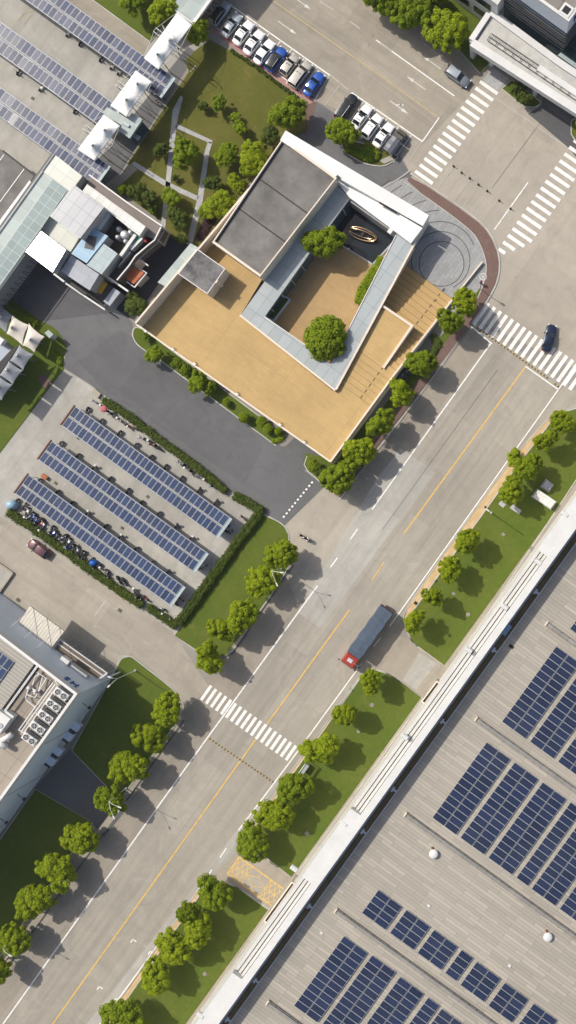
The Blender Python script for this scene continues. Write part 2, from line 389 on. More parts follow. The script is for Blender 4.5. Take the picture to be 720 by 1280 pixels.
    def build(s, name, mats, parent=None, local=False, smooth=False, bevel=0.0):
        if not isinstance(mats, (list, tuple)): mats = [mats]
        me = bpy.data.meshes.new(name); off = Vector((0,0,0))
        if parent is not None and not local: off = OFF[parent.name]
        me.from_pydata([(x-off.x, y-off.y, z-off.z) for x, y, z in s.v], [], s.f)
        for m in mats: me.materials.append(m)
        me.polygons.foreach_set('material_index', s.m)
        if smooth: me.polygons.foreach_set('use_smooth', [True]*len(s.f))
        me.update()
        o = bpy.data.objects.new(name, me); C.objects.link(o)
        if parent is not None:
            o.parent = parent; OFF[o.name] = OFF[parent.name] if not local else Vector((0,0,0))
        else: OFF[o.name] = Vector((0,0,0))
        if bevel:
            b = o.modifiers.new('bevel', 'BEVEL'); b.width = bevel; b.segments = 1; b.limit_method = 'ANGLE'
        return o
def XY(pts, z=0.0): return [W(x, y, z).to_2d() for x, y in pts]
CH = {}
def copy_tree(o, parent=None):
    c = o.copy(); C.objects.link(c)
    if parent is not None: c.parent = parent
    kids = CH.get(o.name)
    if kids is None: kids = CH[o.name] = [k.name for k in o.children]
    for k in kids: copy_tree(bpy.data.objects[k], c)
    return c
def chaikin(pts, it=2, closed=True, idx=None):
    for _ in range(it):
        out = []; n = len(pts)
        for i in range(n if closed else n-1):
            a, b = Vector(pts[i]), Vector(pts[(i+1)%n]); out += [tuple(a*.75+b*.25), tuple(a*.25+b*.75)]
        if not closed: out = [pts[0]]+out+[pts[-1]]
        pts = out
    return pts
def fillet(pts, r):
    # pts: (x,y) or (x,y,radius) px; returns rounded outline
    out = []; n = len(pts)
    for i in range(n):
        p = Vector(pts[i][:2]); rr = pts[i][2] if len(pts[i]) > 2 else r
        if rr <= 0: out.append(tuple(p)); continue
        a = Vector(pts[i-1][:2]); b = Vector(pts[(i+1)%n][:2])
        da, db = (a-p), (b-p); ra = min(rr, da.length*.49); rb = min(rr, db.length*.49)
        s, e = p+da.normalized()*ra, p+db.normalized()*rb
        for k in range(7):
            t = k/6; out.append(tuple(s*(1-t)**2+p*2*t*(1-t)+e*t*t))
    return out
SHN=[0]
def sheet(name, pts, z, mat, r=0):
    SHN[0]+=1; z=z+.0002*SHN[0]
    m = MB(); q = XY(fillet(pts, r)) 
    a = sum(q[i][0]*q[(i+1)%len(q)][1]-q[(i+1)%len(q)][0]*q[i][1] for i in range(len(q)))
    if a < 0: q = q[::-1]
    m.poly([(x, y, z) for x, y in q]); o = m.build(name, mat); o['kind'] = 'structure'; return o
def strip_pts(pts, w):
    # world 2D polyline -> quads
    pts = [Vector(p) for p in pts]; L = []; Rr = []
    for i, p in enumerate(pts):
        d = (pts[min(i+1, len(pts)-1)]-pts[max(i-1,0)]).normalized(); n = Vector((-d.y, d.x))*w/2
        L.append(p+n); Rr.append(p-n)
    return L, Rr
def add_line(m, pts, w, z, mi=0):
    L, Rr = strip_pts(pts, w)
    for i in range(len(L)-1): m.poly([(Rr[i].x, Rr[i].y, z), (Rr[i+1].x, Rr[i+1].y, z), (L[i+1].x, L[i+1].y, z), (L[i].x, L[i].y, z)], mi)
def kerb(name, pts, w=.16, z=.13, mat='kerb', closed=False):
    if closed: pts = list(pts)+[pts[0]]
    L, Rr = strip_pts(XY(pts), w); m = MB()
    for i in range(len(L)-1): m.prism([Rr[i], Rr[i+1], L[i+1], L[i]], -.02, z, bottom=False)
    o = m.build(name, M[mat]); o['kind'] = 'structure'; return o
def lawn(pts, r=0, mat='grass', z=.09, kb='kerb', name='lawn', w=.16):
    q = fillet(pts, r); m = MB(); m.prism(XY(q), -.02, z, bottom=False)
    o = m.build(name, M[mat]); o['kind'] = 'structure'
    if kb: kerb('kerb', q, w, z+.03, kb, True)
    return o
def pu(p, a, b=0):  # move a px along u, b px along v
    return (p[0]+.585*a+.811*b, p[1]-.811*a+.585*b)
ORD = ['first','second','third','fourth','fifth','sixth','seventh','eighth','ninth','tenth','eleventh','twelfth','thirteenth','fourteenth','fifteenth','sixteenth','seventeenth','eighteenth','nineteenth','twentieth','twenty-first','twenty-second']
# ------------------------------------------------------------------ ground and roads
m = MB(); m.poly([(-900,-900,0),(900,-900,0),(900,900,0),(-900,900,0)]); m.build('ground', M['ground'])['kind'] = 'structure'
sheet('junction', [(500,190),(605,95),(960,350),(960,640),(730,440),(590,385)], .004, M['junction'])
sheet('main_road', [(592,398),(735,500),(632,583),(510,763),(450,847),(300,1056),(70,1380),(-150,1440)], .004, M['road'])
sheet('main_road', [(735,438),(722,462),(592,398),(600,368)], .0045, M['junction'])
sheet('parking_lane', [(590,400),(613,431),(232,960),(-80,1394),(-140,1394)], .008, M['parklane'])
sheet('road_mouth', [(382,608),(405,590),(460,640),(397,730),(372,755),(350,700),(352,650)], .009, M['junction'])
sheet('top_road', [(180,-110),(560,-60),(640,60),(605,100),(530,180),(478,160),(393,125),(262,40)], .004, M['lot'])
sheet('pale_lane', [(345,975),(372,995),(296,1075),(130,1310),(85,1310)], .012, M['pale'])
sheet('pale_patch', [(470,600),(500,560),(545,590),(400,785),(372,765)], .0118, M['whiteslab']).data.materials[0] = M['pale']
sheet('west_yard', [(-260,560),(82,462),(110,480),(360,655),(215,800),(140,842),(120,856),(-40,760),(-260,700)], .004, M['yard'])
sheet('brick_yard', [(-60,628),(8,648),(216,790),(262,860),(227,890),(200,846),(165,820),(150,818),(139,846),(60,802),(-60,720)], .009, M['yard2'])
sheet('north_yard', [(-120,-60),(110,-60),(250,60),(130,225),(60,250),(-120,150)], .004, M['yard'])
sheet('north_lane', [(60,-30),(113,-2),(187,53),(176,74),(10,-40)], .008, M['lot'])
sheet('side_road', [(167,405,4),(162,425,14),(200,452),(355,560,6),(380,535),(413,577),(380,588),(407,607),(356,657),(325,637),(285,612),(128,492),(112,480),(80,460),(83,433,10),(50,402),(-60,330),(0,290),(60,330),(120,370),(150,385)], .012, M['asphalt'])
sheet('side_road', [(-60,330),(50,402),(150,390),(240,310),(205,283),(120,330),(0,290)], .016, M['asphalt2'])
sheet('relaid_asphalt', [(98,452),(150,412),(250,470),(330,556),(306,606),(130,487)], .0135, M['asphalt3'], 3)
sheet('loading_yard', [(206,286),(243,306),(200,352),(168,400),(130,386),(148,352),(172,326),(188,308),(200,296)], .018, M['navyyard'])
sheet('drive_loop', [(385,122),(398,128,10),(385,160,6),(425,175),(455,205,6),(478,208,8),(492,196,4),(515,218),(496,226,10),(470,240,10),(400,200),(345,165),(350,120)], .010, M['asphalt'], 4)
sheet('drive_loop', [(385,118),(393,125),(500,196),(515,220),(470,240),(400,215),(356,168)], .0095, M['asphalt'])
sheet('canopy_drive', [(560,30),(600,60),(640,92),(680,120),(676,132,4),(660,142,6),(720,185),(800,240),(800,120),(640,20)], .008, M['asphalt'])
sheet('canopy_drive', [(660,142),(680,131),(720,160),(800,220),(800,300),(712,186)], .012, M['asphalt2'])
sheet('footway', [(603,100),(616,84),(636,98),(620,116)], .016, M['path_pave'])
sheet('east_apron', [(652,650),(735,540),(740,500),(720,505),(690,520)], .006, M['yard'])
# plaza and its paved rim
plaza_out = [(513,219),(593,273),(612,293),(623,320),(622,348),(607,377),(587,405),(543,462),(536,458),(576,404),(597,373),(606,350),(609,330),(602,308),(589,288),(508,228)]
sheet('plaza_pavement', [(470,240),(486,228),(508,222),(593,280),(606,300),(612,328),(610,350),(600,372),(575,405),(540,380),(500,300)], .05, M['plaza'])
m = MB(); m.prism(XY(chaikin(plaza_out, 1)), -.02, .112, bottom=False); o = m.build('brown_pavement', M['brown_pave']); o['kind'] = 'structure'
kerb('kerb', chaikin([(513,217),(594,271),(614,292),(625,319),(624,349),(609,378),(589,406),(545,465)], 2, False), .2, .14, 'kerb')
kerb('kerb', chaikin([(505,227),(588,286),(601,306),(609,331),(606,351),(597,373)], 2, False), .12, .12, 'kerb')
kerb('kerb', chaikin([(470,238),(488,230),(504,220),(513,213)], 2, False), .2, .12)
m = MB()
for r, cx, cy, a0, a1 in ((28,552,330,0,360),(36.5,551,326,-65,262),(45,550,322,20,215),(55,549,318,40,195),(66,547,315,56,180),(78,546,312,66,170),(90,545,311,76,160),(102,544,310,86,150)):
    n = max(8, int(abs(a1-a0)/5)); pts = []
    for k in range(n+1):
        a = R(a0+(a1-a0)*k/n); px, py = cx+r*math.cos(a), cy-r*math.sin(a)
        ok = (py > 234+(px-508)*.66) and (px < 600 or (px-552)**2+(py-330)**2 < 55**2) and (py < 333+(px-508)*.70)
        if ok: pts.append(W(px, py).to_2d())
        elif len(pts) > 1: add_line(m, pts, .16, .056); pts = []
        else: pts = []
    if len(pts) > 1: add_line(m, pts, .16, .056)
o = m.build('ring_paving_lines', M['kerbdark']); o['kind'] = 'structure'
# pink footway behind the parked cars
sheet('pink_footway', [(262,38),(266,33),(385,112),(396,127),(382,131),(374,124)], .02, M['pink_pave'])
sheet('brown_footway', [(381,122),(396,127),(383,170),(372,160)], .018, M['brown_pave'])
sheet('hatched_paving', [(263,-12),(283,0),(266,30),(252,20)], .014, M['pink_pave'])
sheet('painted_tent_shade', [(235,58),(246,66),(150,216),(120,240),(110,215)], .012, M['asphalt'])  # dark sheet painting the tents' cast shade onto the pavement
sheet('paved_strip', [(237,84),(245,80),(172,214),(160,208)], .016, M['driveway'])
# lawns
lawn([(328,643),(354,654,14),(361,668),(363,705,10),(345,735),(287,818,10),(272,824,10),(247,814,6),(218,794)], 0)
sheet('verge_strip', [(362,712),(366,707),(291,815),(285,815)], .10, M['driveway']); kerb('kerb', [(366,706),(291,816),(274,824)], .2, .13, 'kerbdark')
lawn([(140,846),(152,822,6),(164,820,4),(200,848,10),(222,866,16),(228,888,14),(222,902),(150,1000),(90,938)], 0)
lawn([(-90,1180),(44,986),(116,1028),(-70,1296)], 0)
sheet('driveway', [(88,936),(152,1000),(160,1010),(130,1046),(116,1030),(42,986)], .014, M['asphalt'])
sheet('verge_strip', [(222,905),(230,902),(-42,1280),(-55,1274)], .02, M['driveway']); kerb('kerb', [(230,900),(158,1001)], .18, .13, 'kerbdark'); kerb('kerb', [(130,1041),(-44,1283)], .18, .13, 'kerbdark')
lawn([(80,461),(78,450),(84,434,10),(72,412,10),(50,400),(10,372),(-60,330),(-150,440),(-60,640),(0,566)], 0, kb=None)
sheet('garden_slab', [(47,473),(57,467),(66,479),(56,487)], .11, M['brown_pave'])
# right hand verge
def verge(pts, strip_p):
    lawn(pts, 0)
    sheet('yellow_footway', strip_p, .045, M['yellow_pave'])
lawn([(694,518,8),(722,510),(760,540),(563,837),(515,803,6),(507,782,6),(516,764),(641,590),(688,528,4)], 0)
sheet('yellow_footway', [(691,521),(697,523,4),(641,590),(517,765),(510,780,4),(505,775,4),(510,758),(632,583),(683,526,4)], .05, M['yellow_pave'])
kerb('kerb', chaikin([(694,515),(682,526),(631,583),(509,758),(504,770),(506,782),(513,800),(522,808)], 2, False), .15, .12)
lawn([(457,838,4),(470,837,10),(487,843),(530,873),(367,1098),(330,1070),(304,1061,4),(318,1036)], 0)
sheet('yellow_footway', [(450,848,4),(459,836,3),(466,838,3),(318,1040),(306,1058),(297,1058,4)], .05, M['yellow_pave'])
kerb('kerb', chaikin([(300,1060),(300,1053),(448,848),(458,836),(471,836),(488,843),(531,874)], 2, False), .15, .12)
lawn([(262,1101,4),(280,1102),(297,1109),(338,1139),(237,1282),(190,1350),(60,1390)], 0)
sheet('yellow_footway', [(252,1106,4),(262,1100,4),(266,1103),(70,1384),(62,1376)], .05, M['yellow_pave'])
kerb('kerb', chaikin([(66,1368),(252,1104),(262,1099),(280,1101),(297,1108),(339,1138)], 2, False), .15, .12)
sheet('driveway', [(512,800),(531,812),(563,838),(531,877),(487,846),(460,834),(488,790)], .012, M['driveway'])
sheet('new_slab', [(524,816),(546,829),(520,862),(503,850)], .016, M['whiteslab']).data.materials[0] = M['pale']
sheet('driveway', [(300,1060),(318,1058),(368,1100),(340,1142),(297,1112),(262,1099)], .012, M['driveway'])
# top lawns and garden
lawn([(60,-40),(113,-2),(188,53),(198,40),(240,10),(200,-80)], 0)
lawn([(440,-80),(455,-18),(573,62),(600,92),(612,80),(600,60),(622,20),(600,-80)], 0, 'grass')
lawn([(627,111),(640,100),(676,128),(672,134,6),(655,134,8)], 0)
lawn([(714,150,4),(722,148),(780,190),(780,230),(722,180,6),(714,168)], 0)
G = [(246,62),(262,50),(300,70),(372,124),(383,140,8),(382,165),(350,178),(248,312),(236,306),(200,292),(206,280),(146,236),(172,212),(160,204),(236,90),(232,75)]
lawn(G, 0, 'grass2', kb=None)
kerb('kerb', [(238,90),(245,82)], .15, .12)
P_ = M['path_pave']
for q in ([(216,138),(226,120),(229,122),(222,150),(213,232),(206,292),(200,290),(207,232)],
          [(219,160),(264,180),(266,176),(221,155)][::-1],
          [(260,178),(266,178),(262,190),(254,250),(240,308),(233,305),(247,248),(256,190)],
          [(164,206),(168,202),(209,227),(249,246),(246,251),(206,233)]):
    m = MB(); m.prism(XY(q), 0, .13, bottom=False); o = m.build('garden_path', P_); o['kind'] = 'structure'
sheet('planting_bed', [(252,280),(262,262),(275,268),(262,290),(247,304),(243,300)], .12, M['mulch'])
# building surround planting
lawn([(168,408,6),(165,420,14),(172,432,10),(200,450),(345,557),(357,545),(180,412)], 0, 'grass')
lawn([(378,580,3),(382,566),(400,570),(470,520),(600,360),(603,378),(545,455),(415,610),(404,604)], 0, 'grass', kb=None)
sheet('brown_footway', [(596,372),(606,379),(545,465),(470,560),(425,622),(412,612),(466,552),(540,452)], .11, M['brown_pave'])
kerb('kerb', [(590,405),(545,467),(425,624)], .2, .14)
kerb('kerb', chaikin([(404,606),(379,584),(384,570)], 1, False), .15, .13)
lawn([(425,175),(450,178),(500,196),(480,209,10),(455,205,10),(430,190)], 6, 'grass2')
sheet('garden_slab', [(487,195),(494,199),(480,205),(474,201)], .13, M['pale'])

# ------------------------------------------------------------------ painted markings
MKN = [0]
def marks(name, mat, build, z=.034):
    MKN[0] += 1; z += .0003*MKN[0]
    m = MB(); build(m, z); o = m.build(name, M[mat]); o['kind'] = 'structure'; return o
def ln(m, z, pts, w): add_line(m, XY(pts), w, z)
marks('edge_line', 'white_paint', lambda m, z: (ln(m,z,[(588,407),(615,430)],.22), ln(m,z,[(613,430),(465,637)],.24), ln(m,z,[(447,661),(438,674)],.2), ln(m,z,[(422,697),(413,709)],.2), ln(m,z,[(397,732),(232,960),(3,1281),(-50,1356)],.24)))
marks('centre_line', 'yellow_paint', lambda m, z: (ln(m,z,[(657,458),(505,667)],.24), ln(m,z,[(480,703),(465,725)],.2), ln(m,z,[(437,762),(302,949),(30,1330)],.24)))
marks('edge_line', 'white_paint', lambda m, z: (ln(m,z,[(720,455),(698,487),(487,783)],.2), ln(m,z,[(476,797),(467,808)],.15), ln(m,z,[(453,828),(362,953),(298,1038)],.2), ln(m,z,[(283,1060),(275,1072)],.18), ln(m,z,[(265,1087),(243,1119),(125,1280),(95,1322)],.2), ln(m,z,[(657,458),(698,487)],.2)))
marks('parking_tick', 'white_paint', lambda m, z: [ (ln(m,z,[(x,y),(x+4.5,y+3)],.2), ln(m,z,[(x,y),(x-2.5,y+4)],.2)) for x,y in ((166,1174),(188,1189),(124,1233),(145,1248)) ])
marks('centre_line', 'faint_yellow', lambda m, z: (ln(m,z,[(300,-28),(340,0),(480,98),(549,148)],.2)))
marks('lane_line', 'white_paint', lambda m, z: (ln(m,z,[(470,50),(568,120)],.2), ln(m,z,[(549,147),(528,177)],.2)))
marks('lane_line', 'faint_paint', lambda m, z: (ln(m,z,[(400,2),(418,13)],.2), ln(m,z,[(438,27),(450,36)],.2), ln(m,z,[(475,54),(490,64)],.2),
   ln(m,z,[(530,55),(560,78)],.15), ln(m,z,[(623,125),(707,183)],.15), ln(m,z,[(412,93),(436,113)],.18), ln(m,z,[(424,107),(406,132)],.12), ln(m,z,[(528,177),(508,205)],.12)))
marks('bay_line', 'white_paint', lambda m, z: (ln(m,z,[(286,5),(412,94),(393,126)],.22), ln(m,z,[(262,28),(300,57)],.12), ln(m,z,[(347,92),(393,126)],.15), ln(m,z,[(440,116),(528,177)],.22), ln(m,z,[(460,180),(493,203)],.14),
   [ln(m,z,[pu((x,y),0,0), pu((x,y),-l,0)],.14) for x,y,l in ((322,30,38),(337,41,38),(351,51,38),(365,61,40),(381,72,40),(397,84,40),(455,126,38),(470,136,38),(485,147,38),(499,157,38),(515,168,40))]))
def arrow(m, z, c, ang, bent=0):
    d = Vector((math.cos(ang), math.sin(ang))); n = Vector((-d.y, d.x)); c = W(*c).to_2d()
    f = lambda a, b: (*(c+d*a*.72+n*b*.72), z)
    m.poly([f(-3,-.1), f(.6,-.1), f(.6,.1), f(-3,.1)]); m.poly([f(.6,-.4), f(2.4,0), f(.6,.4)])
    if bent: m.poly([f(-1.2,.1), f(-.9,.1), f(.0,.8), f(-.3,.9)]); m.poly([f(-.7,.6), f(.4,.75), f(.2,1.3)])
marks('road_arrow', 'arrow_paint', lambda m, z: (arrow(m,z,(361,36),VA), arrow(m,z,(379,5),VA), arrow(m,z,(500,135),VA,1)))
marks('road_arrow', 'arrow_paint', lambda m, z: (arrow(m,z,(519,103),VA+math.pi), arrow(m,z,(538,77),VA+math.pi)))
def crosswalk(name, a0, a1, vec, n, w, skip=None):
    def b(m, z):
        for i in range(n):
            t = i/(n-1); x = a0[0]+(a1[0]-a0[0])*t; y = a0[1]+(a1[1]-a0[1])*t
            k = skip(i) if skip else (0, 1)
            ln(m, z, [(x+vec[0]*k[0], y+vec[1]*k[0]), (x+vec[0]*k[1], y+vec[1]*k[1])], w)
    marks(name, 'white_paint', b)
crosswalk('crosswalk', (600,102), (519,214), (22,15.5), 15, .58)
crosswalk('crosswalk', (735,150), (623,311), (24,16.5), 20, .60, lambda i: (0, 1) if i < 17 else (0, [.85,.6,.35][i-17]))
crosswalk('crosswalk', (611,379), (731,460), (-19,27), 17, .62, lambda i: (0,1) if i else (0, 1))
crosswalk('crosswalk', (598,371), (602,374), (-10,15), 2, .5)
crosswalk('crosswalk', (264,857), (370,932), (-12.5,18), 18, .52)
def stripes(m, z):
    for i in range(6): ln(m, z, [pu((275,-6), -i*6.2+4, -12), pu((275,-6), -i*6.2+4, 5)], .42)
marks('crosswalk', 'faint_paint', stripes)
# yellow keep-clear box before the lower dock
def ybox(m, z):
    A, B, Cc, D = (299,1071),(356,1112),(341,1134),(284,1092)
    g = lambda s, t: (A[0]+(B[0]-A[0])*s+(D[0]-A[0])*t, A[1]+(B[1]-A[1])*s+(D[1]-A[1])*t)
    for p in ((g(0,0),g(1,0)),(g(1,0),g(1,1)),(g(1,1),g(0,1)),(g(0,1),g(0,0))): ln(m,z,p,.2)
    e = .0005
    for s0, s1 in ((0,.3),(.7,1)):
        for k in range(3):
            a = s0+(s1-s0)*k/3; b = s0+(s1-s0)*(k+1)/3
            e += .0004; ln(m,z+e,[g(a,0),g(b,.5)],.12); e += .0004; ln(m,z+e,[g(b,0),g(a,.5)],.12); e += .0004; ln(m,z+e,[g(a,.5),g(b,1)],.12); e += .0004; ln(m,z+e,[g(b,.5),g(a,1)],.12)
    e += .0004; ln(m,z+e,[g(.3,0),g(.3,1)],.1); ln(m,z+e,[g(.7,0),g(.7,1)],.1); e += .0004; ln(m,z+e,[g(.3,.5),g(.5,.25),g(.7,.5),g(.5,.78),g(.3,.5)],.1)
    e += .0004; ln(m,z+e,[g(0,.5),g(.3,.5)],.1); ln(m,z+e,[g(.7,.5),g(1,.5)],.1); e += .0004; ln(m,z+e,[g(.5,0),g(.5,.25)],.1); ln(m,z+e,[g(.5,.78),g(.5,1)],.1)
sheet('tan_pad', [(299,1071),(356,1112),(341,1134),(284,1092)], .016, M['yard2'])
marks('keep_clear_box', 'yellow_paint', ybox, .036)
marks('yard_line', 'faint_yellow', lambda m, z: (ln(m,z,[(22,26),(30,16),(44,12)],.15), ln(m,z,[(30,30),(40,18)],.12)))
marks('joint_line', 'faint_paint', lambda m, z: (ln(m,z,[(118,770),(133,750)],.3)))
def faint_bays(m, z):
    for x, y in ((567,209),(577,216),(588,224),(598,232),(609,240),(622,250)): ln(m, z, [(x,y), pu((x,y),-36,0)], .12)
marks('bay_line', 'faint_paint', faint_bays)
marks('bay_line', 'white_paint', lambda m, z: ln(m,z,[(660,228),(618,287)],.2))
# dark skid and seam lines
marks('seam', 'kerbdark', lambda m, z: (ln(m,z,[(622,462),(478,662)],.05), ln(m,z,[(700,120),(615,235)],.05)), .032)

# ------------------------------------------------------------------ speed humps
def bump(name, label, a, b, n, mats, w=.38, group=None):
    t = thing(name, label, 'speed hump', W(*a), group); A, B = W(*a), W(*b); d = (B-A); ang = math.atan2(d.y, d.x)
    for i in range(n):
        p = A+d*((i+.5)/n); m = MB(); L = d.length/n*.96
        m.prism([(p+Matrix.Rotation(ang,3,'Z')@Vector((x,y,0))).to_2d() for x,y in ((-L/2,-w/2),(L/2,-w/2),(L/2,w/2),(-L/2,w/2))], .013, .06)
        m.build('rubber_block', mats[i%2], t)
bump('speed_hump', 'long yellow and black speed hump beside the crosswalk near the dark blue car', (594,408), (685,473), 48, (M['hump_yellow'], M['kerbdark']), .3)
bump('speed_hump', 'short yellow and black speed hump piece at the right edge line', (691,478), (699,484), 4, (M['hump_yellow'], M['kerbdark']), .3)
bump('speed_hump', 'yellow and black speed hump just below the lower crosswalk', (260,922), (342,978), 44, (M['hump_yellow'], M['kerbdark']), .28)
bump('speed_hump', 'white dotted speed hump across the mouth of the dark asphalt side road', (391,602), (354,647), 21, (M['white_paint'], M['asphalt']), .3)

# ------------------------------------------------------------------ main courtyard building
B = thing('courtyard_building', 'low tan terraced building with a planted courtyard and grey ring roof', 'building', W(400,400))
TZ = 3.6
def P3(x, y, z): return tuple(W(x, y, z))
# terrace slab, flat part
fl = [(170,405),(248,312),(300,395),(417,489),(446,437),(493,470.4),(413,577)]
m = MB(); m.slab([P3(x,y,TZ) for x,y in fl], .45, 0, 1); m.build('terrace_floor', [M['terrace'], M['cream_wall']], B)
# narrow terrace running north beside the grey block
m = MB(); m.slab([P3(x,y,TZ) for x,y in ((248,312),(352,184),(358,192),(330,345),(300,395))], .45, 0, 1); m.build('terrace_floor', [M['terrace'], M['cream_wall']], B)
# stairs, from plaza level up to the terrace
nst = 16; base_w = None
sL0, sR0 = W(508,332,0), W(566,373,0)
sL1, sR1 = W(420,487,TZ), W(471,497,TZ)
ou = (sL1-sL0).dot(-U); 
m = MB()
e0 = sL0.to_2d(); eR = sR0.to_2d(); U2 = U.to_2d(); V2 = V.to_2d()
wd = (eR-e0).dot(V2); run = (W(480,461,TZ).to_2d()-e0).dot(-U2)
JN = []
for i in range(nst):
    a = i*run/nst; b = (i+1)*run/nst; zt = TZ*(i+1)/nst; nxt = b+.02
    q = [e0-U2*a, e0-U2*a+V2*wd, e0-U2*b+V2*wd, e0-U2*b]
    m.prism(q, max(-.02, zt-TZ/nst-.35), zt)
    JN.append((q[0], q[1], zt))
m.build('stairs', M['steps'], B)
m = MB()
for a, b, zt in JN: m.prism([a-U2*.015, b-U2*.015, b-U2*.10, a-U2*.10], zt-.05, zt+.006)
for k in range(1, 7):
    a = e0-U2*(run+k*run/nst); m.prism([a+V2*(-.2+k*.45), a+V2*wd, a+V2*wd-U2*.07, a+V2*(-.2+k*.45)-U2*.07], TZ-.05, TZ+.006)
m.build('step_joints', M['joint'], B)
# block below stairs so the outer face is closed
m = MB(); q0, q1 = e0+V2*wd, e0-U2*run+V2*wd
m.prism([q0, q1, q1-V2*.3, q0-V2*.3], -.02, [.05, TZ-.1, TZ-.1, .05]); m.build('stair_side_wall', M['cream_wall'], B)
# slot drains across the stairs
m = MB()
for (x0,y0),(x1,y1),n in (((554,362),(522,403),7),((478,460),(452,496),6)):
    for i in range(n):
        t = i/(n-1); px, py = x0+(x1-x0)*t, y0+(y1-y0)*t
        z = 2.0
        for _ in range(3):
            w = W(px,py,z).to_2d(); s_ = (w-e0).dot(-U2); z = min(TZ, TZ*(int(max(0,s_)/(run/nst))+1)/nst)
        m.box((w.x, w.y, z+.004), (.62, .14, .02), UA)
m.build('slot_drains', M['black'], B)
# south-east parapet wall rising with the stairs
def wallq(pts, z0, zs, w, name, mat, side=0):
    m = MB()
    for i in range(len(pts)-1):
        a, b = Vector(pts[i]), Vector(pts[i+1]); d = (b-a).normalized(); n = Vector((-d.y, d.x))*w
        o_ = n*side
        m.prism([a-n/2+o_, b-n/2+o_, b+n/2+o_, a+n/2+o_], z0, [zs[i], zs[i+1], zs[i+1], zs[i]])
    return m.build(name, mat, B)
se = [W(413,577,TZ+.5).to_2d(), q1+V2*.12, (q0+V2*.12)]
wallq(se, -.02, [TZ+.5, TZ+.5, .5], .30, 'outer_wall', M['cream_wall'], 0)
wallq([q0+V2*.12, W(603,327,.7).to_2d()], -.02, [.5, .7], .22, 'outer_wall', M['cream_wall'])
sw = [W(170,405,TZ+.35).to_2d(), W(413,577,TZ+.35).to_2d()]
wallq(sw, -.02, [TZ+.35]*2, .28, 'outer_wall', M['cream_wall'])
PW = TZ+3.1
wallq([W(169,404,PW).to_2d(), W(246,312,PW).to_2d()], -.02, [PW]*2, .3, 'tall_west_wall', M['cream_wall'])
wallq([W(248,311,PW).to_2d(), W(311,236,PW).to_2d()], -.02, [PW]*2, .3, 'tall_west_wall', M['cream_wall'])
# small pole lights/drains on the south-west rim
for x, y in ((182,414),(216,437),(243,455),(296,493),(350,531),(380,553)):
    p = W(x,y,TZ+.35); m = MB(); m.box((p.x,p.y,p.z+.06),(.5,.36,.12),VA); m.box((p.x+U.x*.35,p.y+U.y*.35,p.z-.1),(.2,.12,.2),VA,1); m.build('rim_spout', [M['white_metal'], M['darksteel']], B)
# grey roofed block
GZ = 7.2
gb = [(353,173),(421,222),(325,346),(265,303)]
gw = [W(x,y,GZ).to_2d() for x,y in gb]
m = MB(); m.prism(gw, -.02, GZ-.55); m.build('block_wall', M['cream_wall'], B)
m = MB()
cen = sum((p for p in gw), Vector((0,0)))/4
inn = [p+(cen-p).normalized()*.42 for p in gw]
for i in range(4):
    j = (i+1)%4; m.prism([gw[i], gw[j], inn[j], inn[i]], GZ-.6, GZ)
m.build('parapet', M['cream_wall'], B)
m = MB(); inn2 = [p+(cen-p).normalized()*.40 for p in gw]; m.prism(inn2, GZ-.56, GZ-.5); m.build('felt_roof', M['bitumen'], B)
m = MB()
for t in (.36, .66):
    a = inn[0].lerp(inn[3], t); b = inn[1].lerp(inn[2], t); d = (b-a).normalized()
    add_line(m, [a, b], .22, GZ-.49)
add_line(m, [inn[0]+U2*-.2, inn[3]+U2*.2], .5, GZ-.488)
m.build('roof_gutters', M['black'], B)
# dark stair box on the terrace
BZ = 7.2
bb = [W(x,y,BZ).to_2d() for x,y in ((247,312),(281,336),(259,367),(223,342))]
m = MB(); m.prism(bb, TZ, BZ-.1, 0); m.build('box_wall', M['cream_wall'], B)
m = MB(); m.prism(bb, BZ-.1, BZ+.02); m.build('box_roof', M['bitumen_dark'], B)
m = MB()
for i in range(4): add_line(m, [bb[i], bb[(i+1)%4]], .12, BZ+.026+.002*i)
m.build('box_rim', M['white_metal'], B)
bc = (bb[1]+bb[2])/2; m = MB(); m.box((bc.x+V2.x*.14, bc.y+V2.y*.14, TZ+2), (.25, .6, 3.6), VA); m.build('pilaster', M['cream_wall'], B)
# ring roof (blue grey panels), four strips with open court inside
RZ = 4.15
outer = [(419,229),(300,395),(418,487),(519,302),(535,270)]
def strip3(pts, z, th, name, mat, side='greyblue_wall'):
    m = MB(); m.slab([P3(x,y,z) for x,y in pts], th, 0, 1); m.build(name, [M[mat], M[side]], B)
strip3([(419,228),(437,248),(383,322),(330,397),(300,395)], RZ, .5, 'ring_roof', 'bluegrey_roof_u', 'grey_wall')
strip3([(300,395),(330,396),(384,434),(414,455),(419,487)], RZ+.003, .5, 'ring_roof', 'bluegrey_roof', 'cream_wall')
strip3([(414,454),(431,420),(496,292),(519,302),(419,487)], RZ+.006, .5, 'ring_roof', 'bluegrey_roof_u', 'cream_wall')
def rim(pts, z, w, h, name, mat):
    m = MB(); L, Rr = strip_pts([W(x,y,z).to_2d() for x,y in pts], w)
    for i in range(len(L)-1): m.prism([Rr[i], Rr[i+1], L[i+1], L[i]], z-.3, z+h)
    m.build(name, M[mat], B)
rim([(300,394),(419,488)], RZ+.05, .32, .12, 'roof_rim', 'cream_wall'); rim([(420,487),(519,303)], RZ+.05, .32, .125, 'roof_rim', 'cream_wall')
rim([(331,396),(384,433)], RZ+.02, .14, .1, 'roof_rim', 'white_metal'); rim([(432,419),(495,294)], RZ+.02, .14, .1, 'roof_rim', 'white_metal')
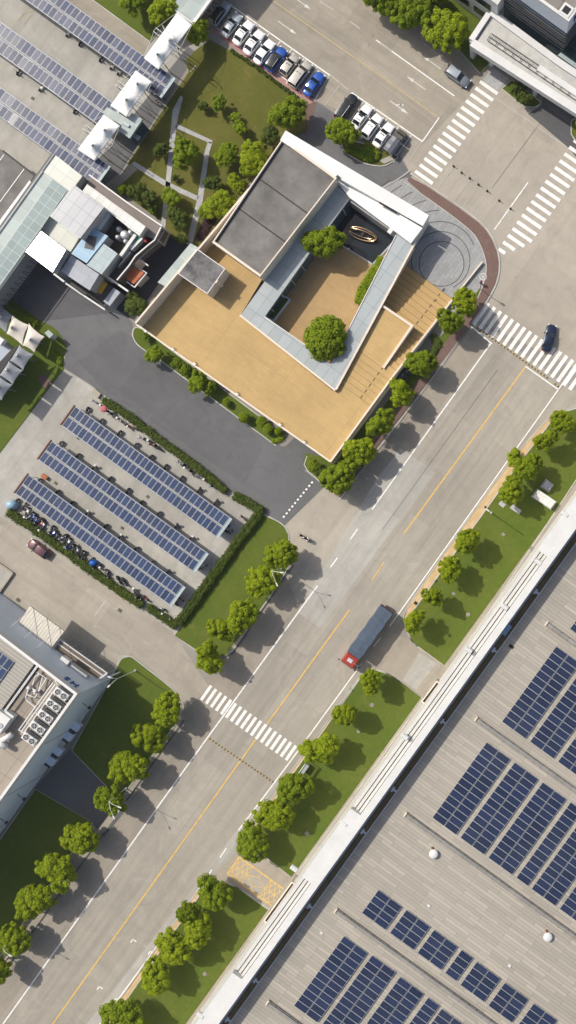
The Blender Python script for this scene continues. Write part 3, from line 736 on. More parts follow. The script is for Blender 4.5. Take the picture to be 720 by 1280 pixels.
# walls under the ring: outer toward terrace, inner court walls with glazing
def vwall(pts, z, z0, z1, w, name, mat):
    m = MB(); L, Rr = strip_pts([W(x,y,z).to_2d() for x,y in pts], w)
    for i in range(len(L)-1): m.prism([Rr[i], Rr[i+1], L[i+1], L[i]], z0, z1)
    m.build(name, M[mat], B)
vwall([(434,251),(381,323),(330,393)], RZ, -.02, RZ-.5, .2, 'court_glazing', 'blueglass')
vwall([(331,399),(384,437)], RZ, -.02, RZ-.5, .2, 'court_wall', 'greyblue_wall')
vwall([(434,421),(497,296)], RZ, -.02, RZ-.5, .2, 'court_wall', 'grey_wall')
vwall([(303,394),(418,484),(516,303)], RZ, -.02, RZ-.5, .2, 'ring_outer_wall', 'cream_wall')
for t in range(8):
    a = W(434,251,RZ).lerp(W(330,393,RZ), (t+.5)/8); m = MB(); m.box((a.x+V.x*.14,a.y+V.y*.14,RZ/2-.3),(.1,.14,RZ-.6),UA); m.build('mullion', M['white_metal'], B)
# north-east beam roof: outer and inner strip with a dark slot
WZ = 4.9
m = MB(); m.slab([P3(357,163,7.45), P3(536,269,WZ+.1), P3(528.5,282.5,WZ+.1), P3(420,221,6.45), P3(350,175,7.45)], 1.2); m.build('beam_roof', M['white_roof'], B)
m = MB(); m.slab([P3(419,224,WZ), P3(424,223,WZ), P3(528,285,WZ), P3(513.5,304,WZ), P3(437,247,WZ)], 1.0); m.build('beam_roof', M['white_roof'], B)
m = MB(); m.slab([P3(475,252,5.7), P3(497,265,5.4), P3(495.5,267,5.4), P3(473.5,254,5.7)], .02); m.build('beam_slot', M['black'], B)
vwall([(359,170),(534,272),(514,302)], WZ-.6, -.02, WZ-1.25, .25, 'beam_wall', 'white_metal')
vwall([(436,249),(496,292)], WZ-.6, -.02, WZ-1.2, .2, 'court_wall', 'grey_wall')
for t in range(12):
    a = W(425,222,WZ).lerp(W(530,282,WZ), (t+.5)/12)
m = MB(); p = W(422,220,7); m.box((p.x,p.y,6.6),(.5,.4,.3),VA); m.build('roof_box', M['darksteel'], B)
m = MB(); p = W(488,289,RZ+.3); m.box((p.x,p.y,RZ+.3),(.9,.7,.6),UA); m.build('roof_box', M['white_metal'], B)
# raised platform over the stairs
m = MB(); pf = [P3(x,y,TZ+.012) for x,y in ((476,381),(515,408),(482,457),(446,436))]
m.slab(pf, .8, 0, 1); m.build('platform', [M['terrace'], M['cream_wall']], B)
for a, b in (((475,380),(516,408)),((516,406),(479,460))):
    m = MB(); L, Rr = strip_pts([W(*a,TZ+.3).to_2d(), W(*b,TZ+.3).to_2d()], .38); m.prism([Rr[0],Rr[1],L[1],L[0]], TZ-1.0, TZ+.42+ (.004 if a[0]>500 else 0)); m.build('platform_rim', M['cream_wall'], B)
# courtyard floor, planter, pool
m = MB(); m.prism([W(x,y,.2).to_2d() for x,y in ((418,300),(466,331),(484,305),(500,296),(430,425),(410,465),(325,400),(360,345))], -.02, .07); m.build('courtyard_floor', M['court'], B)
m = MB(); m.prism([W(x,y,.2).to_2d() for x,y in ((440,250),(502,294),(466,331),(410,296))], -.02, .085); m.build('pool_water', M['water'], B)
for a, b in (((448,262),(495,295)),((410,296),(466,331)),((466,331),(500,294))):
    m = MB(); L, Rr = strip_pts([W(*a).to_2d(), W(*b).to_2d()], .3); m.prism([Rr[0],Rr[1],L[1],L[0]], -.02, .22); m.build('pool_edge', M['grey_wall'], B)
m = MB(); m.prism([W(x,y,.8).to_2d() for x,y in ((355,369),(363,374),(342,402),(334,397))], .0, .9); m.build('planter_wall', M['greyblue_wall'], B)
m = MB(); m.prism([W(x,y,.8).to_2d() for x,y in ((355.4,371),(361,374.6),(341.6,400),(336,396.6))], .85, .93); m.build('planter_bed', M['leaf_d'], B)
# entrance canopy on the west
m = MB(); m.slab([P3(x,y,3.8) for x,y in ((197,353),(238,304),(249,310),(211,360))], .3); m.build('west_canopy', M['glasspale'], B)
m = MB(); p = W(402,483,RZ); 
o = thing('ring_sculpture', 'polished gold elliptical ring sculpture standing in the dark pool', 'sculpture', W(453,293))
m = MB(); cs = W(453,293,.9)
def ell(a, b, h, tilt, n=28): return [(cs+Matrix.Rotation(R(-18),3,'Z')@Vector((a*math.cos(2*math.pi*k/n), b*math.sin(2*math.pi*k/n), tilt*math.sin(2*math.pi*k/n)+h))) for k in range(n+1)]
m.tube(ell(2.45,.85,.2,.5), .13, 6); m.build('outer_ring', M['gold'], o, smooth=True)
m = MB(); m.tube(ell(2.3,.32,.4,.9), .12, 6); m.build('inner_ring', M['gold'], o, smooth=True)
m = MB(); m.box((cs.x,cs.y,.45),(.5,.5,.75),0); m.build('plinth', M['darksteel'], o)
# ================================================================== factory hall, lower right
HB = thing('factory_hall', 'huge factory hall with pale ribbed metal roof and stepped white cornice', 'factory', W(560,1000))
A0 = (232.0,1287.0); Lh = 1100
def hp(o, a, z): return W(*pu(A0, a, o), z)
a0, a1 = -260, Lh
def hstrip(o0, o1, z, th, name, mat, a_0=a0, a_1=a1):
    m = MB(); m.slab([tuple(hp(o0,a_0,z)), tuple(hp(o0,a_1,z)), tuple(hp(o1,a_1,z)), tuple(hp(o1,a_0,z))], th); return m.build(name, mat, HB)

def hw(off):
    return (hp(1.5,a0,0).to_2d()+V2*off, hp(1.5,a1,0).to_2d()+V2*off)
m = MB(); p, q = hw(0); r_, s_ = hw(.45); m.prism([p,q,s_,r_], -.02, 10.4); m.build('facade_wall', M['white_metal'], HB)
hstrip(6.0, 9.8, 11.0, .4, 'cornice_step', M['white_metal_streak'])
hstrip(11.2, 14.8, 11.3, .4, 'cornice_step', M['white_metal_streak'])
hstrip(16.2, 19.4, 11.6, .4, 'cornice_step', M['white_metal_streak'])
hstrip(20.6, 29.5, 12.5, .9, 'parapet_cap', M['white_metal'])
hstrip(7.0, 22, 10.75, .3, 'cornice_soffit', M['grey_wall'])
for aa, bb_ in ((744,1100),(240,345),(-260,92)): hstrip(5.8, 21, 12.47, 1.2, 'plain_cornice', M['white_metal'], aa, bb_)
def win(o): return hp(28,0,12.5).to_2d()+V2*o
pin = (hp(29.1,a0,12.5).to_2d(), hp(29.1,a1,12.5).to_2d())
m = MB(); m.prism([pin[0], pin[1], pin[1]-V2*.25, pin[0]-V2*.25], 8.0, 11.7); m.build('inner_parapet_wall', M['grey_wall'], HB)
RHZ = 9.0
ri = (hp(40.5,a0,RHZ).to_2d(), hp(40.5,a1,RHZ).to_2d())
m = MB(); m.prism([pin[0], pin[1], ri[1], ri[0]], 8.2, 8.4); m.build('gutter_floor', M['vent'], HB)
gw_ = (ri[0]-pin[0]).dot(V2)
def gl(off, w, z0, z1, name, mat):
    m = MB(); p, q = pin[0]+V2*off, pin[1]+V2*off; m.prism([p,q,q+V2*w,p+V2*w], z0, z1); m.build(name, mat, HB)
gl(gw_-.95, .75, 8.4, 8.85, 'gutter_channel', M['brownpipe']); gl(gw_-.14, .14, 8.1, 9.12, 'roof_edge_flashing', M['alu'])
m = MB(); p, q = pin[0]+V2*(gw_-1.15), pin[1]+V2*(gw_-1.15); m.tube([(*p,8.9),(*q,8.9)], .10, 8); m.build('gutter_pipe', M['pipeblue'], HB)
gl(.35, .3, 8.4, 9.0, 'cable_tray', M['steel']); gl(.95, .18, 8.4, 8.8, 'cable_tray', M['pipeblue'])
m = MB(); far = 62
m.prism([ri[0], ri[1], ri[1]+V2*far, ri[0]+V2*far], RHZ-.5, RHZ); m.build('ribbed_roof', M['roof_metal'], HB)
m = MB(); m.prism([ri[0]+V2*.3+U2*.3, ri[1]+V2*.3-U2*.3, ri[1]+V2*(far-.3)-U2*.3, ri[0]+V2*(far-.3)+U2*.3], -.02, RHZ-.5); m.build('hall_wall', M['grey_wall'], HB)
m = MB(); p = W(650,752,9.6)
for px, py in ((674,742),(662,756)): pass
p = hp(33, 640, 9.4); m.box((p.x,p.y,9.2),(1.9,.8,.5),UA); m.build('blue_gutter_box', M['shedblue'], HB)
for a in (40, 100, 215, 330, 395, 500, 610, 700): 
    p = hp(34.5, a, 9.2); m = MB(); m.box((p.x,p.y,8.9),(.9,.35,.5),UA); m.box((p.x+V.x*.4,p.y+V.y*.4,8.8),(.35,.6,.4),UA); m.build('gutter_bracket', M['alu'], HB)
# rain heads across the cornice
for px, py in ((709,642),(676,702),(634,758),(589,812),(509,920),(433,1028),(371,1085),(254,1268)):
    m = MB(); p = W(px,py,12.2); m.tube([(p.x-V.x*.9-U.x*.3,p.y-V.y*.9-U.y*.3,12.2),(p.x+V.x*.3-U.x*.3,p.y+V.y*.3-U.y*.3,12.2)], .42, 10); m.build('rain_head', M['white_metal'], HB, bevel=.04)
# ledge apron on the ground
sheet('wall_apron', [pu(A0,a0,-4), pu(A0,a1,-4), pu(A0,a1,3), pu(A0,a0,3)], .105, M['driveway'])
# loading dock canopies
def dock(label, pts):
    t = thing('loading_dock', label, 'loading dock', W(*pts[0])); z = 4.2
    q = [W(x,y,z).to_2d() for x,y in pts]; m = MB(); m.prism(q, z-.5, z-.35); m.build('canopy_roof', M['soil'], t)
    m = MB()
    for i in range(4):
        a, b = q[i], q[(i+1)%4]; L, Rr = strip_pts([a,b], .18); m.prism([Rr[0],Rr[1],L[1],L[0]], z-.6, z+.002*i)
    m.build('canopy_rim', M['cream_wall'], t)
    for p in (q[0], q[1]): m = MB(); d=(sum(q,Vector((0,0)))/4-p).normalized()*.3; m.box((p.x+d.x,p.y+d.y,1.8),(.2,.2,3.6),UA); m.build('post', M['steel'], t)
dock('small brown roofed loading dock canopy at the end of the pale driveway', [(527,877),(546,852),(554,857),(535,882)])
dock('longer brown roofed loading dock canopy beside the yellow hatched box', [(330,1151),(365,1103),(373,1109),(338,1157)])
# roof ridge vents
def vent(label, s, L, group='long roof vents on the hall'):
    t = thing('roof_vent', label, 'roof vent', W(*s,RHZ), group); p = W(*s,RHZ).to_2d(); e = p+V2*L
    m = MB(); m.prism([p-U2*.38,e-U2*.38,e+U2*.38,p+U2*.38], RHZ, RHZ+.36); m.build('vent_base', M['vent'], t)
    m = MB(); m.prism([p-U2*.24+V2*.3,e-U2*.24,e+U2*.24,p+U2*.24+V2*.3], RHZ+.42, RHZ+.62); m.build('vent_cap', M['ventcap'], t)
    n = int(L/1.45)
    for i in range(min(n, 40)):
        c = p+V2*(1.2+i*1.45); m = MB(); m.box((c.x,c.y,RHZ+.58),(.05,.78,.12),VA); m.build('clip', M['vent'], t)
    m = MB(); m.box((p.x,p.y,RHZ+.3),(.2,.85,.5),VA); m.build('end_plate', M['cream_wall'], t)
vent('long grey roof vent entering at the right edge, nearest the top solar block', (683,779), 26)
vent('long grey roof vent between the top and the middle solar blocks', (595,898), 40)
vent('long grey roof vent below the middle solar blocks, above the white dome vents', (507,1017), 50)
vent('long grey roof vent between the row of short solar blocks and the bottom blocks', (420,1137), 50)
vent('long grey roof vent at the bottom edge, left of the bottom solar blocks', (335,1252), 45)
def domev(label, x, y, rr=.75):
    t = thing('dome_vent', label, 'roof ventilator', W(x,y,RHZ), 'dome ventilators on the hall roof'); p = W(x,y,RHZ+.6)
    m = MB(); m.cyl((p.x,p.y,RHZ),rr*.8,.5,16); m.build('base', M['steel'], t)
    m = MB(); m.dome((p.x,p.y,RHZ+.5),rr,.35,18,5); m.cyl((p.x,p.y,RHZ+.4),rr,.1,18); m.build('cap', M['white_metal'], t, smooth=False)
    m = MB(); m.box((p.x-.2,p.y+.85,RHZ+.1),(.35,.35,.2),.3); m.build('rust_patch', M['rust'], t)
domev('white dome ventilator on the hall roof left of the middle solar blocks', 542, 1068)
domev('white dome ventilator on the hall roof near the right edge', 685, 1172)
for x, y, l in ((536,1132,'small white roof light between the dome ventilator and the short solar blocks'),(637,1207,'small white roof light below the right dome ventilator'),(402,1166,'small white roof light left of the bottom solar block'),(639,808,'small dark roof hatch near the gutter at the top of the hall')):
    t = thing('roof_light', l, 'roof light', W(x,y,RHZ)); p = W(x,y,RHZ); m = MB(); dk = 'dark' in l
    m.box((p.x,p.y,RHZ+.07),(.75 if dk else .45,.5 if dk else .4,.14),VA); m.build('light_panel', M['black' if dk else 'white_metal'], t)

# ------------------------------------------------------------------ solar modules
def module_proto(name, lx, ly, cell, frame='alu'):
    m = MB(); m.box((0,0,0),(lx,ly,.035)); o1 = m
    me_o = m.build(name, M[frame], None)
    m2 = MB(); m2.poly([(-lx/2+.035,-ly/2+.035,.021),(lx/2-.035,-ly/2+.035,.021),(lx/2-.035,ly/2-.035,.021),(-lx/2+.035,ly/2-.035,.021)])
    me = me_o.data; me.materials.append(M[cell]); b = bmesh.new(); b.from_mesh(me)
    vs_ = [b.verts.new(v) for v in m2.v]; f = b.faces.new(vs_); f.material_index = 1; b.to_mesh(me); b.free()
    bpy.data.objects.remove(me_o); return me
MOD_R = module_proto('solar_panel', 2.26, 1.11, 'pv_roof'); MOD_P = module_proto('solar_panel', 1.70, 1.0, 'pv_port', 'frame_grey')
rngM = random.Random(3)
def put_module(me, parent, pos, rz, tilt=0.0):
    o = bpy.data.objects.new('solar_panel', me); C.objects.link(o); o.parent = parent
    o.location = Vector(pos)-OFF[parent.name]; o.rotation_euler = (rngM.gauss(0,.012), rngM.gauss(0,.012), rz); return o
def array(label, L, ncol, nrow, group):
    z = RHZ+.28; p0 = W(*L, z); t = thing('solar_array', label, 'solar panels', p0, group)
    wcol, wrow = 2.33, 1.145
    for c in range(ncol):
        for r in range(nrow):
            p = p0+V*(wcol*(c+.5)+(.06 if c else 0))+U*(wrow*(r+.5)); put_module(MOD_R, t, (p.x,p.y,z), VA)
    for c in range(ncol*2):
        a = p0+V*(wcol*(c*.5+.25)); b = a+U*(wrow*nrow+.15); a = a-U*.15
        m = MB(); m.tube([(a.x,a.y,z-.07),(b.x,b.y,z-.07)], .03, 4); m.build('mounting_rail', M['alu'], t)
gA = 'solar panel blocks on the hall roof'
array('solar block cut by the right edge, above the first long roof vent', (712,786), 2, 13, gA)
array('leftmost solar block of the top set on the hall roof', (627,902), 2, 13, gA)
array('second solar block from the left in the top set on the hall roof', (662,927), 2, 13, gA)
array('third solar block from the left in the top set, cut by the right edge', (697,952), 2, 13, gA)
array('leftmost full-length solar block of the middle set on the hall roof', (540,1022), 2, 13, gA)
array('second solar block from the left in the middle set on the hall roof', (575,1047), 2, 13, gA)
array('third solar block from the left in the middle set on the hall roof', (610,1072), 2, 13, gA)
array('narrow one-column solar block in the middle set on the hall roof', (645,1097), 1, 13, gA)
array('wide solar block right of the narrow one in the middle set', (664,1111), 2, 13, gA)
array('lowest solar block at the right edge of the middle set', (699,1136), 2, 13, gA)
array('leftmost short solar block in the row of short blocks', (452,1141), 2, 4, gA)
array('second short solar block from the left in the row of short blocks', (487,1166), 2, 4, gA)
array('third short solar block from the left in the row of short blocks', (521.5,1191), 2, 4, gA)
array('narrow short solar block in the row of short blocks', (556,1216), 1, 4, gA)
array('fifth short solar block from the left, right of the narrow one', (575,1231), 2, 4, gA)
array('sixth short solar block from the left in the row of short blocks', (610,1257), 2, 4, gA)
array('short solar block cut by the bottom edge at the far right', (646,1283), 2, 4, gA)
array('leftmost solar block of the bottom set on the hall roof', (367,1257), 2, 12, gA)
array('second solar block from the left in the bottom set', (402,1281), 2, 12, gA)
array('third solar block from the left in the bottom set, cut by the lower edge', (437,1308), 2, 12, gA)
array('narrow one-column solar block in the bottom set', (472,1334), 1, 12, gA)
array('rightmost solar block of the bottom set, cut by the lower edge', (489,1348), 2, 12, gA)

# ------------------------------------------------------------------ solar carports
def carport(label, tl, bl, L, z, group, edge='rust', n=None, name_n=None, post_gap=6.0, extra=0):
    # tl/bl: pixel corners of the up-left end (upper edge, lower edge); runs along v
    P, Q = W(*tl,z), W(*bl,z); t = thing('solar_carport', label, 'solar carport', W(*bl), group)
    width = (P-Q).dot(U); base = Q+V*(.3 if 'lot' in group else 0); pitch = 1.015 if 'lot' in group else 1.032; n = n or int(L/pitch)
    if name_n: n = name_n
    wr = (width-.22)/2; sc = (wr-.06)/1.70
    for r in range(2):
        for i in range(n):
            p = base+V*(pitch*(i+.5)+.15)+U*(wr*(r+.5)+(.22 if r else 0))
            o = put_module(MOD_P, t, (p.x,p.y,z+.12+.05*r), UA); o.scale = (sc,pitch*.93,1)
    e = base+V*(pitch*n+.35)
    m = MB(); 
    for off in (0, width/2-.02, width-.02):
        a, b = base+U*off, e+U*off; m.tube([(a.x,a.y,z+.02),(b.x,b.y,z+.02)], .07, 4)
    m.build('purlins', M['alu'], t)
    m = MB(); m.slab([tuple(base-U*.02), tuple(e-U*.02), tuple(e+U*width), tuple(base+U*width)], .05); m.build('deck', M['deck'], t)
    m = MB(); a, b = base, base+U*width; m.box(((a.x+b.x)/2-V.x*.12,(a.y+b.y)/2-V.y*.12,z+.02),(width+.1,.2,.3),UA); m.build('end_beam', M[edge], t)
    m = MB(); a, b = e, e+U*width; m.box(((a.x+b.x)/2+V.x*.1,(a.y+b.y)/2+V.y*.1,z+.02),(width+.1,.5,.14),UA); m.build('end_sheet', M['shedgreen'], t)
    k = max(2, int(pitch*n/post_gap))
    for i in range(k+1):
        c = base+V*(pitch*n*(i/k)*.98+.4)
        for off in (.25, width-.25):
            q = c+U*off; m = MB(); m.tube([(q.x,q.y,0),(q.x,q.y,z-.05)], .07, 6); m.build('post', M['steel'], t)
    return t
gC = 'solar carports over the motorbike lot'
carport('uppermost solar carport in the motorbike lot, beside the asphalt road', (92,506), (75,530), 32.7, 2.7, gC, n=31)
carport('middle solar carport of the three in the motorbike lot', (62,549), (46,573), 33, 2.7, gC, n=31)
carport('lowest solar carport in the motorbike lot, beside the motorbike row', (33,591), (17,615), 33, 2.7, gC, n=31)
gD = 'solar canopies in the upper left yard'
carport('upper solar canopy at the top left, running under the white tents', pu((217,97),0,-300), pu((200,121),0,-300), 41, 4.0, gD, 'alu', n=38)
carport('middle solar canopy at the top left, ending at the pale booth roof', pu((147,133),0,-260), pu((127,159),0,-264), 34, 4.0, gD, 'alu', n=34)
carport('lower solar canopy at the top left, ending beside the grey sheds', pu((136,207),0,-260), pu((118,231),0,-260), 36, 4.0, gD, 'alu', n=33)

# ------------------------------------------------------------------ tents
def tent(label, q, z, peaks, mat='fabric_white', group=None, dz=1.3, scallop=0.0, spread=1.1, masts=True, name='membrane_canopy'):
    t = thing(name, label, 'canopy tent', W(*q[0]), group); Q = [W(x,y,z).to_2d() for x,y in q]; pk = [W(x,y,z+dz).to_2d() for x,y in peaks]
    n = 22; m = MB(); V_ = {}
    for i in range(n+1):
        for j in range(n+1):
            a, b = i/n, j/n
            p = (Q[0]*(1-a)+Q[1]*a)*(1-b)+(Q[3]*(1-a)+Q[2]*a)*b
            cen = sum(Q, Vector((0,0)))/4
            edge = min(a,1-a,b,1-b)
            if scallop:
                kk = 0
                if i in (0,n): kk = math.sin(math.pi*b)
                if j in (0,n): kk = max(kk, math.sin(math.pi*a))
                p = p+(cen-p)*scallop*kk
            h = z+sum(dz*math.exp(-((p-c).length/(spread*.62))) for c in pk)*min(1, edge*5)+.5*edge
            V_[i,j] = len(m.v); m.v.append((p.x,p.y,h))
    for i in range(n):
        for j in range(n): m.f.append((V_[i,j],V_[i+1,j],V_[i+1,j+1],V_[i,j+1])); m.m.append(0)
    o = m.build('membrane', M[mat], t, smooth=True); so = o.modifiers.new('s','SOLIDIFY'); so.thickness = .04
    for c in pk:
        mm = MB(); mm.tube([(c.x,c.y,0),(c.x,c.y,z+dz+.1)], [.09,.07], 8); mm.dome((c.x,c.y,z+dz*.86),.26,.3,10,4); mm.build('mast', M['steel'], t)
    if masts:
        cen = sum(Q, Vector((0,0)))/4
        for i in range(4):
            a, b = Q[i], Q[(i+1)%4]
            if (a-b).length < 4.2: continue
            mid = (a+b)/2; out = (mid-cen).normalized(); d = (b-a).normalized()
            for s_ in (-.35,.35):
                p = mid+d*s_; mm = MB(); mm.tube([(*(p-out*.9),z+.75),(*(p+out*1.1),z+.55),],.045,6); mm.build('edge_strut', M['white_metal'], t)
                mm = MB(); mm.tube([(*(p+out*1.0),z+.5),(*(p+out*.6),0)],.07,6); mm.build('post', M['white_metal'], t)
            mm = MB(); mm.tube([(*(mid+out*1.1),z+.5),(*a,z)],.028,5); mm.tube([(*(mid+out*1.1),z+.5),(*b,z)],.028,5); mm.build('stay_cables', M['white_metal'], t)
    return t
gT = 'white membrane canopies over the gate walkway'
tent('uppermost white two-peaked membrane canopy, beside the tree', [(180,73),(198,87),(240,31),(222,15)], 5.8, [(196,67),(211,49)], group=gT)
tent('middle white two-peaked membrane canopy between two solar canopies', [(138,132),(158,146),(190,102),(170,88)], 5.8, [(157,124),(171,104)], group=gT)
tent('lowest white two-peaked membrane canopy above the grey sheds', [(97,187),(118,201),(150,157),(130,143)], 5.8, [(115,181),(130,162)], group=gT)
gU = 'scalloped tents at the left edge'
tent('cream tent with a grey vent at the left edge, beside the small white box', [(28,432),(43,441),(56,421),(36,404)], 3.4, [(37,424)], 'fabric_cream', gU, 1.2, .16, 1.0, False)
tent('cream tent left of the vented cream one, at the left edge', [(8,417),(28,432),(36,406),(15,394)], 3.4, [(14,409)], 'fabric_cream', gU, 1.2, .12, 1.0, False)
tent('grey tent at the left edge, upper left of the cream tents', [(-14,402),(8,416),(15,394),(-2,376)], 3.4, [(0,396)], 'fabric_grey', gU, 1.2, .12, 1.0, False)
tent('grey scalloped tent just below the vented cream tent', [(12,451),(29,463),(42,443),(24,431)], 5.6, [(21,444)], 'fabric_grey', gU, 1.1, .16, 1.2, False)
tent('second grey scalloped tent below the cream tent', [(-1,469),(16,481),(29,463),(11,451)], 5.6, [(8,462)], 'fabric_grey', gU, 1.1, .16, 1.2, False)
tent('lowest grey scalloped tent at the left edge', [(-16,488),(2,501),(16,481),(-2,469)], 5.6, [(-4,483)], 'fabric_grey', gU, 1.1, .16, 1.2, False)
t = thing('shed_building', 'pale blue grey low building behind the left scalloped tents', 'building', W(-20,440))
m = MB(); m.prism(XY([(-60,392),(-14,418),(14,438),(-30,500),(-80,480)],5.2), -.02, 5.2); m.build('building_body', M['shedlav2'], t)
m = MB(); m.prism(XY([(14,437),(24,431),(-10,482),(-24,478)],5.3), 5.2, 5.32); m.build('dark_roof_strip', M['black'], t)
m = MB(); m.box((*W(-2,424,5.8).to_2d(),5.8),(2.2,1.1,1.2),VA); m.build('roof_unit', M['white_metal'], t)
t = thing('booth', 'small pale square kiosk roof at the corner of the left lawn', 'kiosk', W(61,417)); m = MB(); m.prism(XY([(56,416),(61,412.5),(67,418),(62,423)],2.4), 2.2, 2.5); m.build('roof', M['glasspale'], t)
m = MB(); m.prism(XY([(57,417),(61,414),(66,418),(62,422)],2.2), 0, 2.2); m.build('wall', M['white_metal'], t)
# pale booth roof between tents
t = thing('gate_booth', 'pale green grey gatehouse roof between the middle and lower white tents', 'gatehouse', W(160,155))
m = MB(); m.slab([P3(x,y,4.3) for x,y in ((128,141),(134,134),(166,151),(160,162))], .4); m.slab([P3(x,y,4.6) for x,y in ((165,141),(178,149),(162,173),(148,163))], .5); m.build('roof', M['glasspale'], t)
m = MB(); m.slab([P3(x,y,4.9) for x,y in ((153,151),(162,156),(160,159),(151,154))], .5); m.build('roof_ridge', M['shedgreen'], t)
m = MB(); m.prism(XY([(166,144),(176,150),(161,170),(151,163)],4), 0, 4.1); m.build('wall', M['blueglass'], t)
m = MB(); m.slab([P3(x,y,3.2) for x,y in ((168,166),(176,171),(172,176),(166,171))], .2); m.build('side_awning', M['steel'], t)

# ------------------------------------------------------------------ left factory cluster
F = thing('shed_complex', 'cluster of grey, white and blue shed roofs at the left', 'building', W(100,280))
def blk(name, pts, z, mat, z0=-.02, th=.3, wall='grey_wall', inset=.15):
    q = [W(x,y,z).to_2d() for x,y in pts]; cn = sum(q, Vector((0,0)))/len(q)
    m = MB(); m.slab([(p.x,p.y,z) for p in q], th); m.build(name, M[mat] if isinstance(mat,str) else mat, F)
    if z0 is not None:
        m = MB(); m.prism([p+(cn-p).normalized()*inset for p in q], z0, z-th-.002); m.build(name.replace('roof','wall')+('' if 'roof' in name else '_wall'), M[wall], F)
blk('glass_roof', [(67,192),(103,220),(88,240),(52,213)], 6.6, 'skyglass')
blk('glass_roof', [(52,213.5),(88,240.5),(62,270),(50,289),(-20,388),(-56,362)], 6.5, 'glasspale', None)
blk('glass_roof', [(66,224),(84,238),(64,267),(50,288),(-20,386),(-38,373)], 6.62, 'glassgrid', None, .1)
m = MB(); m.prism(XY([(54,216),(84,240),(52,283),(-20,380),(-52,358)],6), -.02, 6.15); m.build('shed_wall', M['grey_wall'], F)
m = MB(); add_line(m, [W(67,190,6.9).to_2d(), W(-20,312,6.9).to_2d()], .35, 6.9); add_line(m, [W(31,318,6.7).to_2d(), W(-20,389,6.7).to_2d()], .2, 6.7); m.build('roof_gutter', M['darksteel'], F)
blk('flat_roof', [(-30,170),(3,188),(43,219),(0,284),(-30,300)], 4.0, 'bitumen')
m = MB(); add_line(m, [W(3,188,4.1).to_2d(), W(43,219,4.1).to_2d()], .3, 4.05); m.build('roof_gutter', M['black'], F)
m = MB(); 
for a,b in (((30,211),(0,252)),((5,193),(-12,216))): add_line(m, [W(*a,4.1).to_2d(), W(*b,4.1).to_2d()], .15, 4.06)
m.build('roof_seam', M['white_metal'], F)
m = MB(); m.prism(XY([(38,226),(41,230),(0,284),(-6,292),(-8,288)],4.2), 4.05, 4.5); m.build('white_upstand', M['white_metal'], F)
blk('tiled_roof', [(93,231),(130,259),(100,298),(62,270)], 8.2, 'shedgrey')
blk('white_strip_roof', [(109,230),(182,283),(174,295),(103,239)], 6.4, 'strip_white')
blk('brown_roof', [(113,221),(203,283),(196,300),(176,292),(104,240)], 4.6, 'mauve_roof')
m = MB(); L_, R_ = strip_pts([W(x,y,4.9).to_2d() for x,y in ((112,219),(160,254),(203,283))], .22); 
for i in range(2): m.prism([R_[i],R_[i+1],L_[i+1],L_[i]], -.02, 5.2)
m.build('white_boundary_parapet', M['white_metal'], F)
blk('cream_roof', [(63,271),(99,297),(88,315),(52,290)], 5.4, 'skyglass')
# bright sloped metal roof that mirrors the sun
q = [(50,288),(83,313),(67,341),(31,314)]; zc = 7.0; pq = [W(x,y,zc) for x,y in q]; cn = sum(pq, Vector((0,0,0)))/4
nrm = Vector((-.156,.151,1.633)).normalized()
# half vector between sun and camera; slope shaped so the glare shows
tops = [(p.x,p.y,zc-((p.x-cn.x)*nrm.x+(p.y-cn.y)*nrm.y)/nrm.z) for p in pq]
m = MB(); m.slab(tops, .25); m.build('bright_metal_roof', M['stainless'], F)
m = MB(); m.prism([Vector(p[:2])+(cn.to_2d()-Vector(p[:2])).normalized()*.15 for p in tops], 0, 5.6); m.build('wall', M['grey_wall'], F)
blk('blue_roof', [(114,283),(135,295),(108,329),(89,317)], 6.2, 'shedblue')
m = MB(); p = W(113,303,6.3); m.box((p.x,p.y,6.22),(2.2,1.6,.06),UA+.4); m.build('soot_stain_patch', M['bitumen_dark'], F)
blk('green_glass_roof', [(129,304),(147,317),(127,343),(108,331)], 6.0, 'shedgreen')
blk('lavender_roof', [(89,319),(124,343),(112,363),(76,339)], 5.6, 'shedlav')
blk('white_side_roof', [(131,262),(138,268),(124,288),(116,283)], 5.8, 'strip_white')
m = MB(); m.prism(XY([(138,268),(186,296),(196,302),(150,360),(124,345),(128,320)]), .02, 3.2); m.build('service_deck', M['darkyard'], F)
m = MB()
for i,(dx,dy,r) in enumerate(((0,0,.75),(-.9,.9,.5),(1.0,.4,.45),(-1.1,-.4,.42),(.2,-1.1,.42),(.9,1.2,.4))):
    p = W(155,293,5); m.cyl((p.x+dx,p.y+dy,3.2),r,1.6,14); m.dome((p.x+dx,p.y+dy,4.8),r,.35,14,4)
m.build('round_tanks', M['steel'], F, smooth=False)
def beam(pts, z, w, h, mat, name, par=F):
    m = MB(); L_, R_ = strip_pts([W(x,y,z).to_2d() for x,y in pts], w)
    for i in range(len(L_)-1): m.prism([R_[i],R_[i+1],L_[i+1],L_[i]], z-h, z)
    m.build(name, M[mat], par)
beam([(169,293),(150,320)], 5.0, .5, 2, 'white_metal', 'white_wall_top'); beam([(148,320),(138,333)], 4.6, .35, 1.2, 'white_metal', 'pipe_rack')
m = MB(); m.prism(XY([(162,306),(176,294),(179,298),(164,313)],4.5), 3.2, 4.5); m.build('white_container', M['white_metal'], F)
m = MB(); m.prism(XY([(167,300),(176,293),(177.5,295),(163,307)],4.6), 4.5, 4.58); m.build('green_stripe', M['green_sheet'], F)
m = MB(); m.prism(XY([(178,295),(184,300),(182,303),(176,298)],4.4), 3.2, 4.3); m.build('red_crate', M['redpaint'], F)
m = MB(); m.prism(XY([(147,334),(161,313),(164,315),(150,332)],4.2), 3.2, 4.2); m.build('grey_duct', M['steel'], F)
